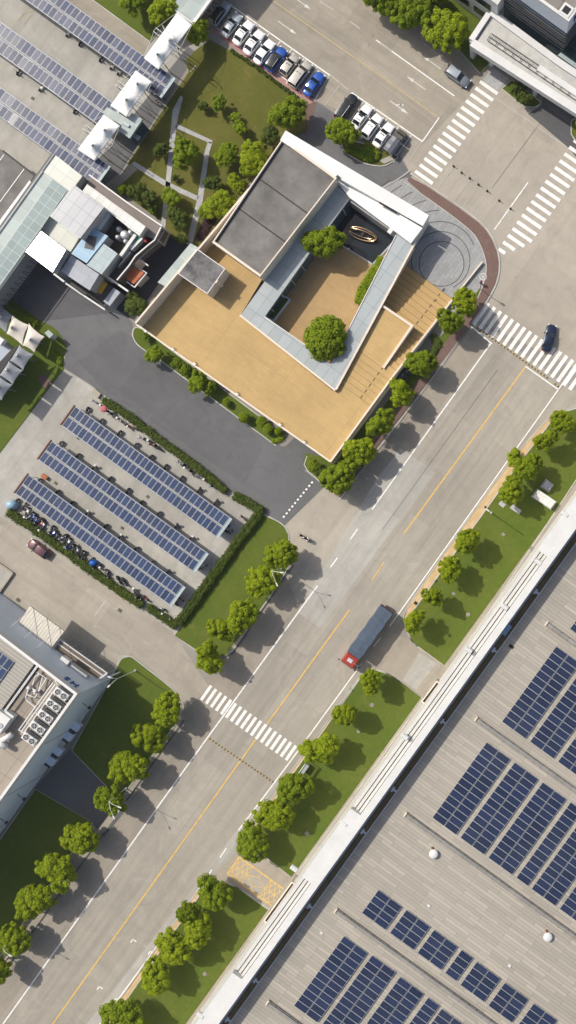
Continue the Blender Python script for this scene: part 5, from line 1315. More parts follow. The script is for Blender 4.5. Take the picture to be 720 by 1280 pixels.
hedge('hedge', 'dark green hedge beside the pool inside the courtyard', [(478,322),(468,338),(455,357),(447,378)], 1.5, 1.5, 'leaf_g')
hedge('hedge', 'low narrow hedge between the pink footway and the garden', [(288,62),(320,83),(352,107),(372,122)], .5, .5)
hedge('shrub_border', 'low planting under the terrace edge above the clipped balls', [(215,447),(235,462),(258,478)], .9, .7, 'leaf_g', 'shrubs')
hedge('shrub_border', 'low planting at the square end of the strip below the terrace', [(340,552),(352,548),(352,541)], .9, .5, 'leaf_g', 'shrubs')
hedge('shrub_border', 'bright bushes on the rounded parking island', [(434,183),(450,190),(466,196),(470,188),(455,182)], 1.8, .8, 'leaf_lime', 'shrubs')
hedge('shrub_border', 'dark red low planting bed beside the garden path', [(250,298),(258,285),(266,272)], 1.3, .35, 'mulch', 'shrubs', dens=90)
hedge('shrub_border', 'lime shrubs at the edge of the left lawn beside the road', [(66,440),(74,450),(72,456)], 1.0, .6, 'leaf_lime', 'shrubs')
hedge('shrub_border', 'shrubs at the top left corner of the left lawn', [(4,385),(18,392),(30,400),(44,404)], 1.2, .8, 'leaf_g', 'shrubs')
hedge('shrub_border', 'shrubs under the trees beside the tan building', [(540,420),(548,430),(520,470)], 1.2, .6, 'leaf_d', 'shrubs')
# ================================================================== vehicles
def loft(m, rings, mi=0, cap=True):
    b = len(m.v); n = len(rings[0])
    for r in rings: m.v += [tuple(p) for p in r]
    for i in range(len(rings)-1):
        for k in range(n):
            k2 = (k+1)%n; m.f.append((b+i*n+k, b+(i+1)*n+k, b+(i+1)*n+k2, b+i*n+k2)); m.m.append(mi)
    if cap:
        m.f.append(tuple(b+k for k in range(n))); m.m.append(mi); e = b+(len(rings)-1)*n; m.f.append(tuple(e+k for k in range(n-1,-1,-1))); m.m.append(mi)
CARS = {}
def wheel(t, x, y, r=.33):
    m = MB(); m.tube([(x,y-.11,r),(x,y+.11,r)], r, 16); w = m.build('wheel', M['tyre'], t, local=True)
    s_ = 1 if y > 0 else -1; m = MB(); m.tube([(x,y+s_*.10,r),(x,y+s_*.125,r)], r*.62, 12); m.build('rim', M['alu'], w, local=True)
def car(name, label, cat, style, paint, loc, heading, group, roof=None, sunroof=False):
    L, Wd, Hh = {'sedan':(4.75,1.84,1.46),'suv':(4.7,1.90,1.68),'van':(5.1,1.90,1.78),'hatch':(4.1,1.76,1.5)}[style]
    t = thing(name, label, cat, loc, group, heading); P = PAINT[paint]; h = L/2; w = Wd/2
    bz = .92 if style != 'sedan' else .86; hz = bz+.06
    # x, half width, shoulder z, deck z
    tail = {'sedan':[(-h,.70,.62,.70),(-h+.12,.86,.74,bz+.05),(-h+.9,.97,.80,bz+.10)]}.get(style, [(-h,.80,.7,.86),(-h+.08,.92,.85,bz+.05),(-h+.7,.98,.85,bz+.06)])
    st = tail+[(-.6,1.0,.82,bz+.02),(.5,1.0,.82,bz+.02),(h-1.35,.99,.80,hz),(h-.55,.96,.72,hz-.10),(h-.18,.84,.62,hz-.22),(h,.62,.52,.60)]
    rings = []
    for x, f, zs, zd in st:
        ww = w*f; rings.append([(x,-ww*.9,.22),(x,-ww,.42),(x,-ww,zs),(x,-ww*.86,zd),(x,-ww*.45,zd+.035),(x,0,zd+.045),(x,ww*.45,zd+.035),(x,ww*.86,zd),(x,ww,zs),(x,ww,.42),(x,ww*.9,.22)])
    m = MB(); loft(m, rings); body = m.build('body', P, t, local=True, smooth=True)
    sb = body.modifiers.new('s','SUBSURF'); sb.levels = 1; sb.render_levels = 1
    cab = {'sedan':(-1.75,.95,-1.05,.12),'suv':(-2.2,1.0,-1.75,.25),'van':(-2.42,1.35,-2.2,.55),'hatch':(-1.95,.85,-1.45,.15)}[style]
    bw, tw = w*.88, w*.74; zb = bz+.03
    A = [Vector(p) for p in ((cab[0],-bw*.92,zb),(cab[1],-bw*.88,zb),(cab[1],bw*.88,zb),(cab[0],bw*.92,zb))]
    T = [Vector(p) for p in ((cab[2],-tw*.92,Hh-.07),(cab[3],-tw*.95,Hh-.05),(cab[3],tw*.95,Hh-.05),(cab[2],tw*.92,Hh-.07))]
    def quad(nm, q, mat=M['winglass']): m = MB(); m.poly(q); return m.build(nm, mat, t, local=True)
    quad('windshield', [A[1],A[2],T[2],T[1]]); quad('rear_window', [A[3],A[0],T[0],T[3]])
    quad('side_window', [A[0],A[1],T[1],T[0]]); quad('side_window', [A[2],A[3],T[3],T[2]])
    m = MB(); rp_ = PAINT[roof] if roof else P; n = 6; g = []
    for i in range(n+1):
        x = cab[2]-.05+(cab[3]-cab[2]+.1)*i/n; zz = Hh-.06+.06*math.sin(math.pi*min(1,max(0,i/n)))
        g.append([(x,-tw*1.04,zz-.03),(x,-tw*.6,zz+.025),(x,0,zz+.035),(x,tw*.6,zz+.025),(x,tw*1.04,zz-.03),(x,tw*1.0,zz-.09),(x,-tw*1.0,zz-.09)])
    loft(m, g); m.build('roof', rp_, t, local=True, smooth=False)
    for s_ in (-1,1):   # pillars
        m = MB(); m.tube([A[1 if s_<0 else 2],T[1 if s_<0 else 2]],.045,5); m.build('pillar', P, t, local=True); m = MB(); m.tube([A[0 if s_<0 else 3],T[0 if s_<0 else 3]],.06,5); m.build('pillar', P, t, local=True)
        m = MB(); m.box((cab[1]-.28,s_*(w+.06),zb+.05),(.16,.22,.14)); m.build('mirror', P, t, local=True)
        m = MB(); m.box((h-.16,s_*w*.66,.66),(.22,.36,.10),s_*-.35); m.build('headlight', M['lens'], t, local=True)
        m = MB(); m.box((-h+.06,s_*w*.68,.80),(.12,.34,.12),s_*.2); m.build('tail_light', M['taillens'], t, local=True)
        for x in (-h+.92, h-.92): wheel(t, x, s_*(w-.12))
        if style in ('suv','van'): m = MB(); m.tube([(cab[2]+.15,s_*tw*.9,Hh+.03),(cab[3]-.2,s_*tw*.9,Hh+.03)],.025,5); m.build('roof_rail', M['alu'], t, local=True)
    if sunroof: m = MB(); m.box(((cab[2]+cab[3])/2+.15*(cab[3]-cab[2]),0,Hh+.006),(.62 if sunroof is True else sunroof,tw*1.15,.02)); m.build('sunroof', M['winglass'], t, local=True)
    m = MB(); m.box((0,0,.2),(L*.9,Wd*.8,.14)); m.build('underbody', M['black'], t, local=True)
    return t
def G(x, y, z=.8): l = W(x,y,z); l.z = .03; return l
gp = 'cars parked in the upper row'; g2 = 'cars parked in the lower row'
F_ = UA
for lab, st, pa, x, y, rf, sr in (('silver grey suv with a large black glass roof, first in the upper parked row','suv','silver',275,16,'black',1.2),('silver blue sedan with a small sunroof, second in the upper parked row','sedan','silver',289,31,None,.45),('white sedan with a small dark sunroof, third in the upper parked row','sedan','white',304,41,None,.45),
  ('white sedan with a small dark sunroof, between another white sedan and a plain roofed one','sedan','white',317,53,None,.45),('white sedan with a plain white roof, left of the black roofed blue car','sedan','white',330,65,None,False),('blue suv with a black roof in the upper parked row','suv','blue',345,74,'black',False),
  ('small champagne sedan between the black roofed blue suv and the champagne van','hatch','champagne',362,81,None,.5),('large champagne van with roof rails in the upper parked row','van','champagne',375.5,93,None,.6),('bright blue sedan, last car in the upper parked row','sedan','blue',392,105,None,.6)):
    car('parked_car', lab, 'car', st, pa, G(x,y), F_, gp, rf, sr)
for lab, st, pa, x, y, rf, sr in (('black suv half under the tree, first in the lower parked row','van','black',433,134,None,False),('white sedan with a black roof panel beside the black suv','sedan','white',451.5,146,None,1.1),('white suv with a small dark sunroof, middle of the lower parked row','suv','white',465,158,None,.5),('white sedan with red tail lights, beside the canvas backed truck','sedan','white',479,169,None,.5)):
    car('parked_car', lab, 'car', st, pa, G(x,y), F_, g2, rf, sr)
car('driving_car', 'silver grey suv driving on the top road near the crosswalk', 'car', 'suv', 'midgrey', G(572,95), VA, None, 'silver')
car('driving_car', 'dark navy sedan driving across the right hand crosswalk', 'car', 'sedan', 'navy', G(686.5,422.5), R(-104)+math.pi, None)
car('parked_car', 'maroon hatchback parked beside the long hedge in the left yard', 'car', 'hatch', 'maroon', G(48,686), VA+math.pi, None)
car('parked_car', 'black car half hidden between two trees beside the tan building', 'car', 'sedan', 'black', G(505,466), UA, None)
# small truck with a canvas box
t = thing('canvas_truck', 'small olive truck with a grey canvas box, last in the lower parked row', 'truck', G(494.5,178), None, UA)
m = MB(); loft(m, [[(x,-w_,.35),(x,-w_,zt-.1),(x,-w_*.85,zt),(x,w_*.85,zt),(x,w_,zt-.1),(x,w_,.35)] for x,w_,zt in ((.55,.88,1.0),(.6,.9,1.65),(1.25,.88,1.65),(1.6,.9,1.05),(2.2,.85,.95),(2.3,.7,.8))]); m.build('cab', PAINT['olive'], t, local=True)
m = MB(); m.poly([(1.28,-.75,1.62),(1.62,-.78,1.10),(1.62,.78,1.10),(1.28,.75,1.62)]); [m.v.__setitem__(i,(m.v[i][0]+.02,m.v[i][1],m.v[i][2]+.02)) for i in range(4)]; m.build('windshield', M['winglass'], t, local=True)
m = MB(); loft(m, [[(x,-.95,.6),(x,-.98,1.6+dz),(x,-.7,1.85+dz),(x,0,1.93+dz),(x,.7,1.85+dz),(x,.98,1.6+dz),(x,.95,.6)] for x,dz in ((-2.3,0),(-1.7,-.03),(-1.1,0),(-.4,-.03),(.45,0))]); m.build('canvas_cover', PAINT['grey'], t, local=True)
for x in (-1.5,1.5):
    for y in (-.78,.78): wheel(t, x, y, .36)
# long cargo truck
t = thing('cargo_truck', 'long truck with a red cab and dark blue tarp cargo driving on the main road', 'truck', G(458,797.5,1.5), None, UA+math.pi)
TB = 3.35
m = MB(); rng = random.Random(4); rings = []
n = 26
for i in range(n+1):
    x = -6.05+9.35*i/n; a = rng.uniform(-.03,.03); wv = .05*math.sin(i*.9)+a*.5; zt = TB+a-.02*(i%3)
    rings.append([(x,-1.2,1.0),(x,-1.25-wv*.6,2.2),(x,-1.23-wv,TB-.10),(x,-1.15-wv*.8,TB-.02+a*.4),(x,-.4,zt+.02),(x,.05,zt+.04),(x,.5,zt+.02),(x,1.15+wv*.8,TB-.02-a*.4),(x,1.23+wv,TB-.10),(x,1.25+wv*.6,2.2),(x,1.2,1.0)])
loft(m, rings); m.build('tarp', M['tarp'], t, local=True)
m = MB()
for k in range(8): x = -5.4+k*1.2; m.tube([(x,-1.22,1.1),(x,-1.2,3.1),(x,-.5,TB+.06),(x,.5,TB+.06),(x,1.2,3.1),(x,1.22,1.1)],.012,4)
m.build('tarp_ropes', M['tarp'], t, local=True)
m = MB(); m.box((-1.2,0,.9),(10.4,1.0,.25)); m.build('chassis', M['darksteel'], t, local=True)
t.scale = (1.0, 1.06, 1.0)
m = MB(); m.box((-1.35,0,1.06),(9.5,2.4,.14)); m.build('cargo_bed', PAINT['red'], t, local=True)
m = MB(); loft(m, [[(x,-w_,.55),(x,-w_,zt-.25),(x,-w_*.88,zt),(x,w_*.88,zt),(x,w_,zt-.25),(x,w_,.55)] for x,w_,zt in ((3.45,1.12,2.65),(3.6,1.16,2.78),(5.0,1.16,2.75),(5.35,1.12,2.5),(5.62,1.05,1.7),(5.7,1.0,1.0))]); m.build('cab', PAINT['red'], t, local=True, bevel=.04)
m = MB(); m.poly([(5.37,-1.0,2.42),(5.645,-1.0,1.72),(5.645,1.0,1.72),(5.37,1.0,2.42)]); m.build('windshield', M['winglass'], t, local=True)
m = MB(); m.box((4.4,0,2.80),(.62,.85,.08)); m.build('roof_hatch', M['alu'], t, local=True)
for k in range(4): m = MB(); m.box((3.95,-.75+k*.5,2.80),(.5,.06,.05)); m.build('roof_rib', M['redpaint'], t, local=True)
for s_ in (-1,1):
    m = MB(); m.tube([(5.2,s_*1.15,2.3),(5.45,s_*1.5,2.35)],.03,5); m.box((5.45,s_*1.55,2.1),(.12,.22,.5)); m.build('mirror', M['black'], t, local=True)
    m = MB(); m.box((5.7,s_*.8,.8),(.08,.3,.2)); m.build('headlight', M['lens'], t, local=True)
    for x in (4.7,3.2,-3.2,-4.5): wheel(t, x, s_*1.0, .5)
m = MB(); m.box((5.72,0,.6),(.15,2.2,.3)); m.build('bumper', M['redpaint'], t, local=True)

# ------------------------------------------------------------------ scooters
def scooter(label, paint, loc, rz, group, box=False):
    t = thing('scooter', label, 'motor scooter', loc, group, rz)
    m = MB(); loft(m, [[(x,-w_,z0),(x,-w_,z1),(x,0,z1+.04),(x,w_,z1),(x,w_,z0)] for x,w_,z0,z1 in ((-.82,.06,.5,.68),(-.6,.15,.38,.72),(-.2,.17,.3,.66),(-.05,.15,.24,.36),(.3,.16,.24,.34),(.42,.18,.28,.5),(.5,.19,.4,.95),(.6,.10,.55,1.0))]); m.build('body', paint, t, local=True)
    m = MB(); loft(m, [[(x,-w_,z),(x,-w_*.8,z+.09),(x,w_*.8,z+.09),(x,w_,z)] for x,w_,z in ((-.75,.1,.70),(-.5,.17,.72),(-.1,.15,.70),(.02,.10,.68))]); m.build('seat', M['black'], t, local=True)
    for x in (-.6,.68):
        m = MB(); m.tube([(x,-.05,.25),(x,.05,.25)],.25,12); m.build('wheel', M['tyre'], t, local=True)
    m = MB(); m.tube([(.5,-.34,1.02),(.56,0,1.04),(.5,.34,1.02)],.022,6); m.tube([(.68,0,.3),(.54,0,1.04)],.03,6)
    for s_ in (-1,1): m.tube([(.52,s_*.25,1.03),(.58,s_*.3,1.2)],.015,4); m.box((.58,s_*.31,1.22),(.03,.12,.08))
    m.build('handlebar', M['darksteel'], t, local=True)
    m = MB(); m.box((.62,0,.95),(.1,.16,.12)); m.build('headlight', M['lens'], t, local=True)
    if box: m = MB(); m.box((-.92,0,.86),(.34,.36,.28)); m.build('rear_box', M['white_metal'] if box == 1 else M['black'], t, local=True, bevel=.03)
    return t
sp = [scooter('', M['black'], (0,0,0), 0, None), scooter('', PAINT['white'], (0,0,0), 0, None, 1), scooter('', PAINT['blue'], (0,0,0), 0, None, 2), scooter('', PAINT['silver'], (0,0,0), 0, None), scooter('', PAINT['red'], (0,0,0), 0, None, 2)]
used = set(); cn_ = ['black','white','blue','silver','red']
def put_scooter(k, x, y, rz, desc, group):
    label = desc.replace('#', cn_[k]); loc = W(x,y,.6); loc.z = .03
    if k not in used: used.add(k); o = sp[k]; o.location = loc; o.rotation_euler = (0,0,rz); o['label'] = label; o['group'] = group; return o
    return copy_thing(sp[k], label, loc, rz, 1.0, group)
rs = random.Random(11)
ga = 'motorbikes in the row along the long hedge'
lst = [(19,628,0),(30,632,0),(33.5,640,1),(37,644,3),(41,647,2),(44,651,2),(48,651,0),(51,655,4),(53,657,1),(64,662,0),(66,667,2),(69,672,0),(78,671,3),(81,675,0),(85,678,1),(87,683,2),(91,687,0),(96,689,3),(101,693,0),(104,695,0),(111,701,0),(121,708,0)]
for i, (x, y, k) in enumerate(lst): put_scooter(k, x, y, UA+rs.uniform(-.35,.35)+(math.pi if i%3 == 0 else 0), '# scooter, %s from the left end of the row along the long hedge'%ORD[i], ga)
lst = [(131,713,1),(134,717,0),(148,725,0),(155,727,0),(169,742,1),(173,746,0),(180,747,4),(199,761,3),(209,771,1)]
for i, (x, y, k) in enumerate(lst): put_scooter(k, x, y, VA+rs.uniform(-.8,.8), '# scooter, %s from the left in the sparse group near the lower lot corner'%ORD[i], 'scattered motorbikes near the lower lot corner')
lst = [(120,503,1),(137,516,0),(141,519,1),(151,526,3),(155,529,1),(165,534,4),(179,548,1),(184,550,0),(191,557,4),(197,559,0),(226,580,1),(233,583,0),(240,591,0),(249,596,1),(256,600,3),(268,609,2),(305,648,4)]
for i, (x, y, k) in enumerate(lst): put_scooter(k, x, y, VA+math.pi+rs.uniform(-.3,.3), '# scooter, %s from the left along the upper hedge of the lot'%ORD[i], 'motorbikes along the upper hedge')
for r, (x0, y0, nm) in enumerate(((100,505,'upper'),(70,548,'middle'),(42,593,'lower'))):
    for i in range(9):
        k = rs.choice([0,0,1,3,0,2,4]); s_ = i*25+rs.uniform(-2,2)+10
        put_scooter(k, x0+.811*s_-rs.uniform(1.5,3.8), y0+.585*s_-1+rs.uniform(2.5,5.5), UA+rs.uniform(-.2,.2)+math.pi, '# scooter, %s from the left poking out under the %s lot carport'%(ORD[i], nm), 'motorbikes under the %s lot carport'%nm)
for i,(x,y) in enumerate(((282,664),(287,659),(246,710),(252,706),(218,752),(224,748))): put_scooter([0,3,0,1,0,4][i], x, y, VA+rs.uniform(-.5,.5), '# scooter at the right end of the lot carports, %s from the top'%ORD[i], 'motorbikes beyond the carport ends')
for i,(x,y) in enumerate(((86,40),(101,51),(127,71),(141,81),(150,88),(24,88),(52,108),(95,136))): put_scooter([1,0,0,1,3,0,1,0][i], x, y, UA+rs.uniform(-.2,.2)+math.pi, '# scooter at the lower edge of a top left solar canopy, %s counting downwards'%ORD[i], 'motorbikes under the top left solar canopies')
# covers and umbrellas over bikes
def cover(name, label, x, y, mat, r, cat, h=1.15):
    p = W(x,y,h); t = thing(name, label, cat, (p.x,p.y,.03)); rng = random.Random(int(x)); m = MB(); n = 16
    rings = []
    for i in range(6):
        a = i/5*math.pi/2*.98; rr = r*math.cos(a)**.7
        rings.append([(p.x+rr*math.cos(2*math.pi*k/n)*(1.25+.1*math.sin(3*k)), p.y+rr*math.sin(2*math.pi*k/n)*(1+.08*math.sin(2*k)), .1+h*math.sin(a)) for k in range(n)])
    loft(m, rings); m.build('sheet', mat, t, smooth=True); return t
cover('bike_cover', 'bright blue cover over a motorbike in the row along the hedge', 115, 704, M['bluepaint'], .62, 'motorbike cover')
cover('bike_cover', 'pale blue and white cover over the trike at the left end of the hedge', 12, 631, M['shedblue'], .85, 'motorbike cover', 1.5)
t = thing('umbrella', 'faded red umbrella standing at the left end of the upper hedge', 'umbrella', W(129,511)); p = W(129,511,1.9); m = MB(); m.dome((p.x,p.y,1.7),.6,.28,8,3); m.build('canopy', M['pinkcloth'], t); m = MB(); m.tube([(p.x,p.y,0),(p.x,p.y,2.05)],.02,6); m.build('pole', M['steel'], t)
# ------------------------------------------------------------------ people
def person(label, loc, rz, shirt, pants, pose='walk', hat=None):
    t = thing('person', label, 'person', loc, None, rz)
    if pose == 'ride':
        J = {'p':(-.25,0,.85),'c':(-.15,0,1.2),'n':(-.12,0,1.42),'h':(-.08,0,1.56),'la':(-.12,.2,1.36),'le':(.12,.3,1.15),'lh':(.42,.28,1.08),'ra':(-.12,-.2,1.36),'re':(.12,-.3,1.15),'rh':(.42,-.28,1.08),'lk':(.15,.2,.82),'lf':(.12,.2,.36),'lt':(.28,.2,.33),'rk':(.15,-.2,.82),'rf':(.12,-.2,.36),'rt':(.28,-.2,.33)}
    else:
        J = {'p':(0,0,.95),'c':(0,0,1.2),'n':(.02,0,1.45),'h':(.04,0,1.6),'la':(0,.2,1.40),'le':(-.06,.27,1.12),'lh':(.1,.28,.88),'ra':(0,-.2,1.40),'re':(.02,-.27,1.12),'rh':(-.1,-.28,.86),'lk':(.14,.1,.5),'lf':(.22,.1,.06),'lt':(.38,.1,.04),'rk':(-.04,-.1,.5),'rf':(-.28,-.1,.1),'rt':(-.12,-.1,.03)}
    keys = list(J); E = [('p','c'),('c','n'),('n','h'),('n','la'),('la','le'),('le','lh'),('n','ra'),('ra','re'),('re','rh'),('p','lk'),('lk','lf'),('lf','lt'),('p','rk'),('rk','rf'),('rf','rt')]
    def skin(name, ks, es, rad, mat, grow=0):
        me = bpy.data.meshes.new(name); me.from_pydata([J[k] for k in ks], [(ks.index(a), ks.index(b)) for a,b in es], [])
        o = bpy.data.objects.new(name, me); C.objects.link(o); o.parent = t; md = o.modifiers.new('skin','SKIN')
        for i, k in enumerate(ks): r = rad[k]+grow; me.skin_vertices[0].data[i].radius = (r, r)
        me.skin_vertices[0].data[0].use_root = True
        s_ = o.modifiers.new('s','SUBSURF'); s_.levels = 1; s_.render_levels = 1; me.materials.append(mat); return o
    rad = dict(p=.14,c=.15,n=.06,h=.095,la=.07,le=.045,lh=.04,ra=.07,re=.045,rh=.04,lk=.07,lf=.045,lt=.04,rk=.07,rf=.045,rt=.04)
    skin('body', keys, E, rad, M['skin'])
    skin('shirt', ['c','p','n','la','le','ra','re'], [('c','p'),('c','n'),('n','la'),('la','le'),('n','ra'),('ra','re')], dict(rad, n=.08), shirt, .025)
    skin('trousers', ['p','lk','lf','rk','rf'], [('p','lk'),('lk','lf'),('p','rk'),('rk','rf')], rad, pants, .022)
    hp_ = Vector(J['h']); m = MB(); m.dome((hp_.x,hp_.y,hp_.z-.0),.125,.14,14,5); m.build('hair' if not hat else 'helmet', hat or M['black'], t, local=True, smooth=True)
    return t
put_scooter(3, 383, 673.5, VA+R(190), '# scooter being ridden across the mouth of the asphalt side road', None)
l_ = W(384.5,674,.8); l_.z = .03; person('rider in a white top on the scooter crossing the side road mouth', l_, VA+R(190), PAINT['white'], M['black'], 'ride', M['black'])
put_scooter(0, 379, 671, VA+R(185), '# scooter ahead of the ridden one at the side road mouth', None)
l_ = W(380,671.5,.8); l_.z = .03; person('rider in dark clothes on the leading scooter at the side road mouth', l_, VA+R(185), M['darkgrey'], M['black'], 'ride', M['white_metal'])
l_ = W(601,354,.0); l_.z = .055; person('person in a blue shirt with something red on the grey plaza', l_, R(-60), M['pipeblue'], M['darkgrey'], 'walk', M['redpaint'])
l_ = W(204,124,.0); l_.z = .03; person('person in a purple top beside the upper solar canopy end', l_, R(20), M['purple'], M['black'])
l_ = W(199,130,.0); l_.z = .03; person('person in a pale top with an orange bag near the upper solar canopy end', l_, R(200), M['white_metal'], M['orange'])
l_ = W(197,121,.0); l_.z = .03; person('person in white beside the upper solar canopy corner', l_, R(120), PAINT['white'], M['darkgrey'], 'walk', M['white_metal'])

# ------------------------------------------------------------------ street furniture
def lamp(label, x, y, ang, h=8.0, arms=((2.0,.0),), group='street lamps'):
    p = W(x,y); t = thing('street_lamp', label, 'street lamp', p, group)
    m = MB(); m.cyl((p.x,p.y,0),.18,.35,10); m.tube([(p.x,p.y,.3),(p.x,p.y,h)],[.09,.045],8); m.build('pole', M['white_metal'], t)
    for L, da in arms:
        d = Vector((math.cos(ang+da), math.sin(ang+da), 0)); m = MB()
        m.tube([(p.x,p.y,h-.1),tuple(p+d*L*.5+Vector((0,0,h+.45))),tuple(p+d*L+Vector((0,0,h+.5)))],.035,6); a = m.build('arm', M['white_metal'], t)
        m = MB(); c = p+d*(L+.2); m.box((c.x,c.y,h+.5),(.6,.22,.1),ang+da); m.build('lamp_head', M['white_metal'], a, bevel=.03)
lamp('street lamp on the long right verge, its head over the footway edge', 614, 641, VA+math.pi, 7.3, ((.5,0),))
lamp('white double armed lamp among the trees beside the motorbike lot lawn', 352, 710, R(-60), 8, ((2.2,-.1),(1.6,.9)))
lamp('tall lamp with short forked arms on the lawn beside the pale blue building', 169.5, 838, R(150), 8.5, ((1.4,1.3),(.9,.2)))
lamp('white double armed lamp over the fourth tree of the lower left row', 158, 985, R(-50), 8, ((2.4,-.3),(1.9,.5)))
lamp('street lamp under the lowest trees of the left row', 30, 1162, R(-30), 7.5, ((1.5,0),))
lamp('street lamp beside the lower left tree at the picture corner', 172, 1260, VA+math.pi, 7, ((.8,0),))
lamp('tall lamp at the top of the garden beside the white tent', 222, 60, R(-70), 8, ((2.5,.1),))
def sign(label, x, y, ang, w=2.6, h=3.2):
    p = W(x,y); t = thing('sign_gantry', label, 'sign frame', p); d = Vector((math.cos(ang),math.sin(ang),0))
    for s_ in (-1,1): q = p+d*w/2*s_; m = MB(); m.tube([(q.x,q.y,0),(q.x,q.y,h)],.07,8); m.build('post', M['white_metal'], t)
    m = MB(); m.box((p.x,p.y,h-.3),(w,.12,.5),ang); m.build('board', M['white_metal'], t)
    m = MB(); m.box((p.x+d.y*.5,p.y-d.x*.5,.9),(w*.7,.5,.9),ang); m.build('cabinet', M['shedlav'], t)
sign('white framed sign and cabinet on the footway between the trees below the crosswalk', 380, 957, UA, 2.4)
for l, x, y in (('thin traffic signal pole at the plaza corner of the crosswalk', 601, 362),('thin pole at the driveway corner just below the truck cab', 453, 829)):
    p = W(x,y); t = thing('signal_pole', l, 'pole', p); m = MB(); m.tube([(p.x,p.y,0),(p.x,p.y,5.2)],.06,8); m.build('pole', M['steel'], t); m = MB(); m.box((p.x+.1,p.y,4.9),(.3,.3,.7)); m.build('signal_head', M['black'], t); m = MB(); m.tube([(p.x,p.y,4.3),(p.x+V.x*-1.2,p.y+V.y*-1.2,4.4)],.04,6); m.build('arm', M['steel'], t)
for i, (x, y) in enumerate(((567,208),(577,216),(587,223),(598,231),(609,239),(624,251),(638,261))):
    p = W(x,y); t = thing('bollard', '%s small dark bollard from the upper left in the line beside the plaza'%ORD[i], 'bollard', p, 'bollards beside the plaza'); m = MB(); m.cyl((p.x,p.y,0),.2,.12,10); m.build('base', M['black'], t); m = MB(); m.cyl((p.x,p.y,.1),.07,.8,8); m.build('post', M['brown_pave'], t)
def cabinet(label, pts, h, mat='glasspale', base=True):
    t = thing('utility_cabinet', label, 'utility box', W(*pts[0])); q = [W(x,y,h).to_2d() for x,y in pts]; cn = sum(q,Vector((0,0)))/4
    if base: m = MB(); m.prism([p+(p-cn).normalized()*.25 for p in q], .0, .22); m.build('plinth', M['kerb'], t)
    m = MB(); m.prism(q, .0, h, 0); m.build('box', M[mat], t, bevel=.03)
cabinet('large pale utility box on the right lawn', [(673,612),(695,627),(688,636),(666,621)], 1.4, 'strip_white'); cabinet('small square pale utility box above the larger one on the right lawn', [(683,600),(691,606),(686,614),(677,608)], 1.2, 'shedlav')
cabinet('flat grey cover in the lawn beside the street lamp', [(628,624),(634,629),(629,635),(623,630)], .16, 'grey_wall', False); cabinet('long grey slab in the lawn below the tree row', [(641,630),(652,638),(649,643),(637,635)], .3, 'grey_wall', False)
cabinet('low concrete trough at the left end of the upper hedge', [(118,485),(126,492),(122,498),(114,491)], .5, 'driveway', False)
def cover_(label, x, y, r, mat='grey_wall', z=.1, rnd_=True):
    p = W(x,y); t = thing('manhole_cover', label, 'manhole cover', p, 'covers set in ground'); m = MB()
    if rnd_: m.cyl((p.x,p.y,z),r,.035,18)
    else: m.box((p.x,p.y,z+.018),(r*2,r*1.5,.036),VA)
    m.build('cover', M[mat], t); m = MB(); m.cyl((p.x,p.y,z-.02),r*1.2,.035,18) if rnd_ else m.box((p.x,p.y,z),(r*2.4,r*1.9,.03),VA); m.build('frame', M['grass2'], t)
for l, x, y, r, rd in (('round manhole in the lawn beside the lowest small tree of the long verge',585,768,.36,True),('round manhole in the lawn below the truck',465,881,.36,True),('round manhole in the lowest verge lawn',256,1217,.36,True),('round manhole in the lawn near the yellow hatched box',384,1042,.4,True),('small square cover in the middle of the right lawn',629,668,.3,False),('small square cover near the hall wall on the right lawn',665,686,.35,False),
   ('small square cover on the lawn between two tree shadows',567,742,.3,False),('small round cover by the lower shadow on the second verge',448,914,.3,True)): cover_(l,x,y,r,'cover',.1,rd)
for l, x, y, r in (('dark square drain on the yellow footway near the rounded corner',520,754,.3),('dark square drain on the yellow footway two trees further up',545,726,.28),('dark square drain on the yellow footway below the truck',440,862,.32),('small drain on the yellow footway by the street lamp',607,634,.2)): cover_(l,x,y,r,'black',.055,False)
for l, x, y, r in (('dark drain in the tan yard left of the lower bikes',70,604,.25),('dark drain between the middle and the lower carport',153,660,.25),('dark drain in the concrete beside the lower hedge',150,763,.3),('dark drain between the upper and middle carports',98,548,.2),('drain cover in the upper yard between the solar canopies',41,123,.25),('manhole on the pink footway by the parked cars',311,73,.35),('manhole on the tan yard near the cream awning',23,750,.3),('dark drain between the upper and middle carports further right',185,621,.25)): cover_(l,x,y,r,'kerbdark',.02,False)
p = W(604,346); t = thing('manhole_cover', 'white ringed round manhole on the plaza beside the person', 'manhole cover', p); m = MB(); m.cyl((p.x,p.y,.05),.62,.03,24); m.build('cover', M['plaza'], t)
m = MB(); pts = [(p.x+.58*math.cos(k*math.pi/12),p.y+.58*math.sin(k*math.pi/12),.085) for k in range(25)]; m.tube(pts,.05,5)
for k in range(4): a = k*math.pi/4; m.tube([(p.x-.5*math.cos(a),p.y-.5*math.sin(a),.085),(p.x+.5*math.cos(a),p.y+.5*math.sin(a),.085)],.025,4)
m.build('ring', M['white_paint'], t)
t = thing('walled_pit', 'low walled square concrete patch at the left edge above the blue building', 'low wall', W(10,718)); q = [W(x,y) for x,y in ((-20,690),(17,716),(-6,749),(-40,725))]
m = MB(); m.prism([p.to_2d() for p in q], 0, .05); m.build('floor', M['pale'], t)
for i in range(2): m = MB(); L_, R_ = strip_pts([q[i].to_2d(), q[i+1].to_2d()], .3); m.prism([R_[0],R_[1],L_[1],L_[0]], 0, .5+.002*i); m.build('wall', M['driveway'], t)
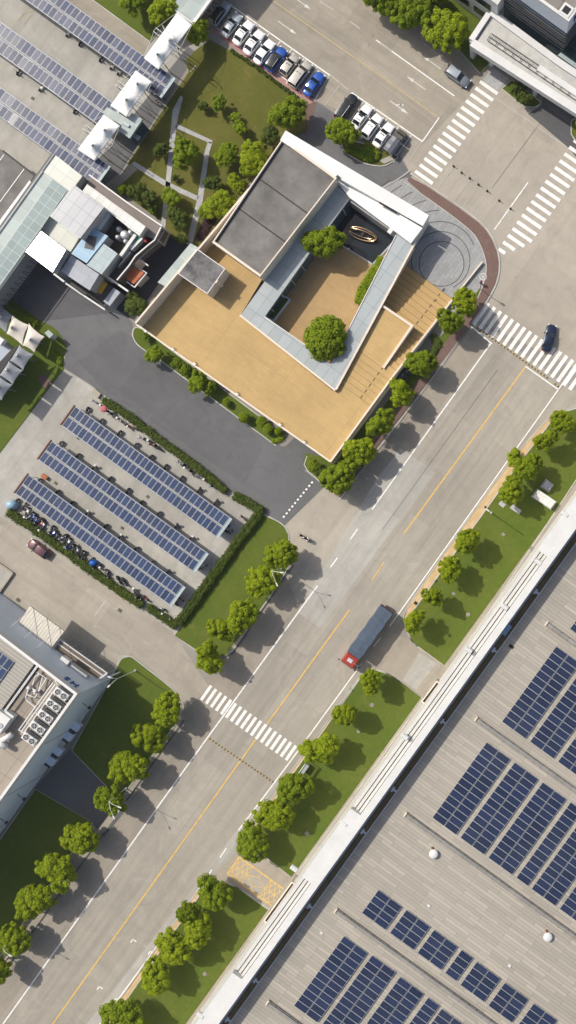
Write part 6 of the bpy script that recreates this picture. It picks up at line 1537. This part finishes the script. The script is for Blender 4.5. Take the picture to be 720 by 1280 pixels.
t = thing('roof_lift', 'small orange crate beside the lower carport left end', 'crate', W(57,596)); p = W(57,596); m = MB(); m.box((p.x,p.y,.3),(1.0,.6,.55),VA); m.build('box', M['yellow_pave'], t); m = MB(); m.box((p.x,p.y,.6),(1.05,.65,.06),VA); m.build('lid', M['orange'], t)
# ------------------------------------------------------------------ camera, light, render
cam = bpy.data.objects.new('camera', bpy.data.cameras.new('camera')); C.objects.link(cam); scene.camera = cam
cam.location = (CX, 0, H); cam.rotation_euler = (0,0,0)
cam.data.sensor_fit = 'VERTICAL'; cam.data.sensor_height = 24; cam.data.lens = 24*(H/S)/1280
cam.data.shift_x = -(NX-360)/1280; cam.data.shift_y = 0; cam.data.clip_end = 3000
w = bpy.data.worlds.new('World'); scene.world = w; w.use_nodes = True
EL = R(48); AZd = math.atan2(.57, -.82)
sky = w.node_tree.nodes.new('ShaderNodeTexSky'); sky.sky_type = 'NISHITA'; sky.sun_disc = False
sky.sun_elevation = EL; sky.sun_rotation = math.pi/2-AZd; sky.air_density = 1.0; sky.dust_density = 4; sky.ozone_density = .6
bg = w.node_tree.nodes['Background']; w.node_tree.links.new(sky.outputs[0], bg.inputs[0]); bg.inputs[1].default_value = .125
sun = bpy.data.objects.new('sun', bpy.data.lights.new('sun', 'SUN')); C.objects.link(sun)
sun.data.energy = 3.95; sun.data.angle = R(.5); sun.data.color = (1, .94, .84)
dv = Vector((math.cos(AZd)*math.cos(EL), math.sin(AZd)*math.cos(EL), math.sin(EL)))
sun.rotation_euler = dv.to_track_quat('Z', 'Y').to_euler()
vs = scene.view_settings; vs.view_transform = 'Standard'; vs.look = 'None'; vs.exposure = 0; vs.gamma = 1; vs.use_curve_mapping = False
scene.render.engine = 'CYCLES'

hz = MB(); hz.box((0,0,85.5),(1900,1900,173)); ho = hz.build('haze', []); ho['kind'] = 'stuff'
hm = bpy.data.materials.new('haze'); hm.use_nodes = True; n_ = hm.node_tree.nodes; n_.remove(n_['Principled BSDF'])
pv_ = n_.new('ShaderNodeVolumePrincipled'); pv_.inputs['Density'].default_value = .00012; pv_.inputs['Color'].default_value = (.85,.88,.92,1); pv_.inputs['Anisotropy'].default_value = .2
hm.node_tree.links.new(pv_.outputs[0], n_['Material Output'].inputs['Volume']); ho.data.materials.append(hm)
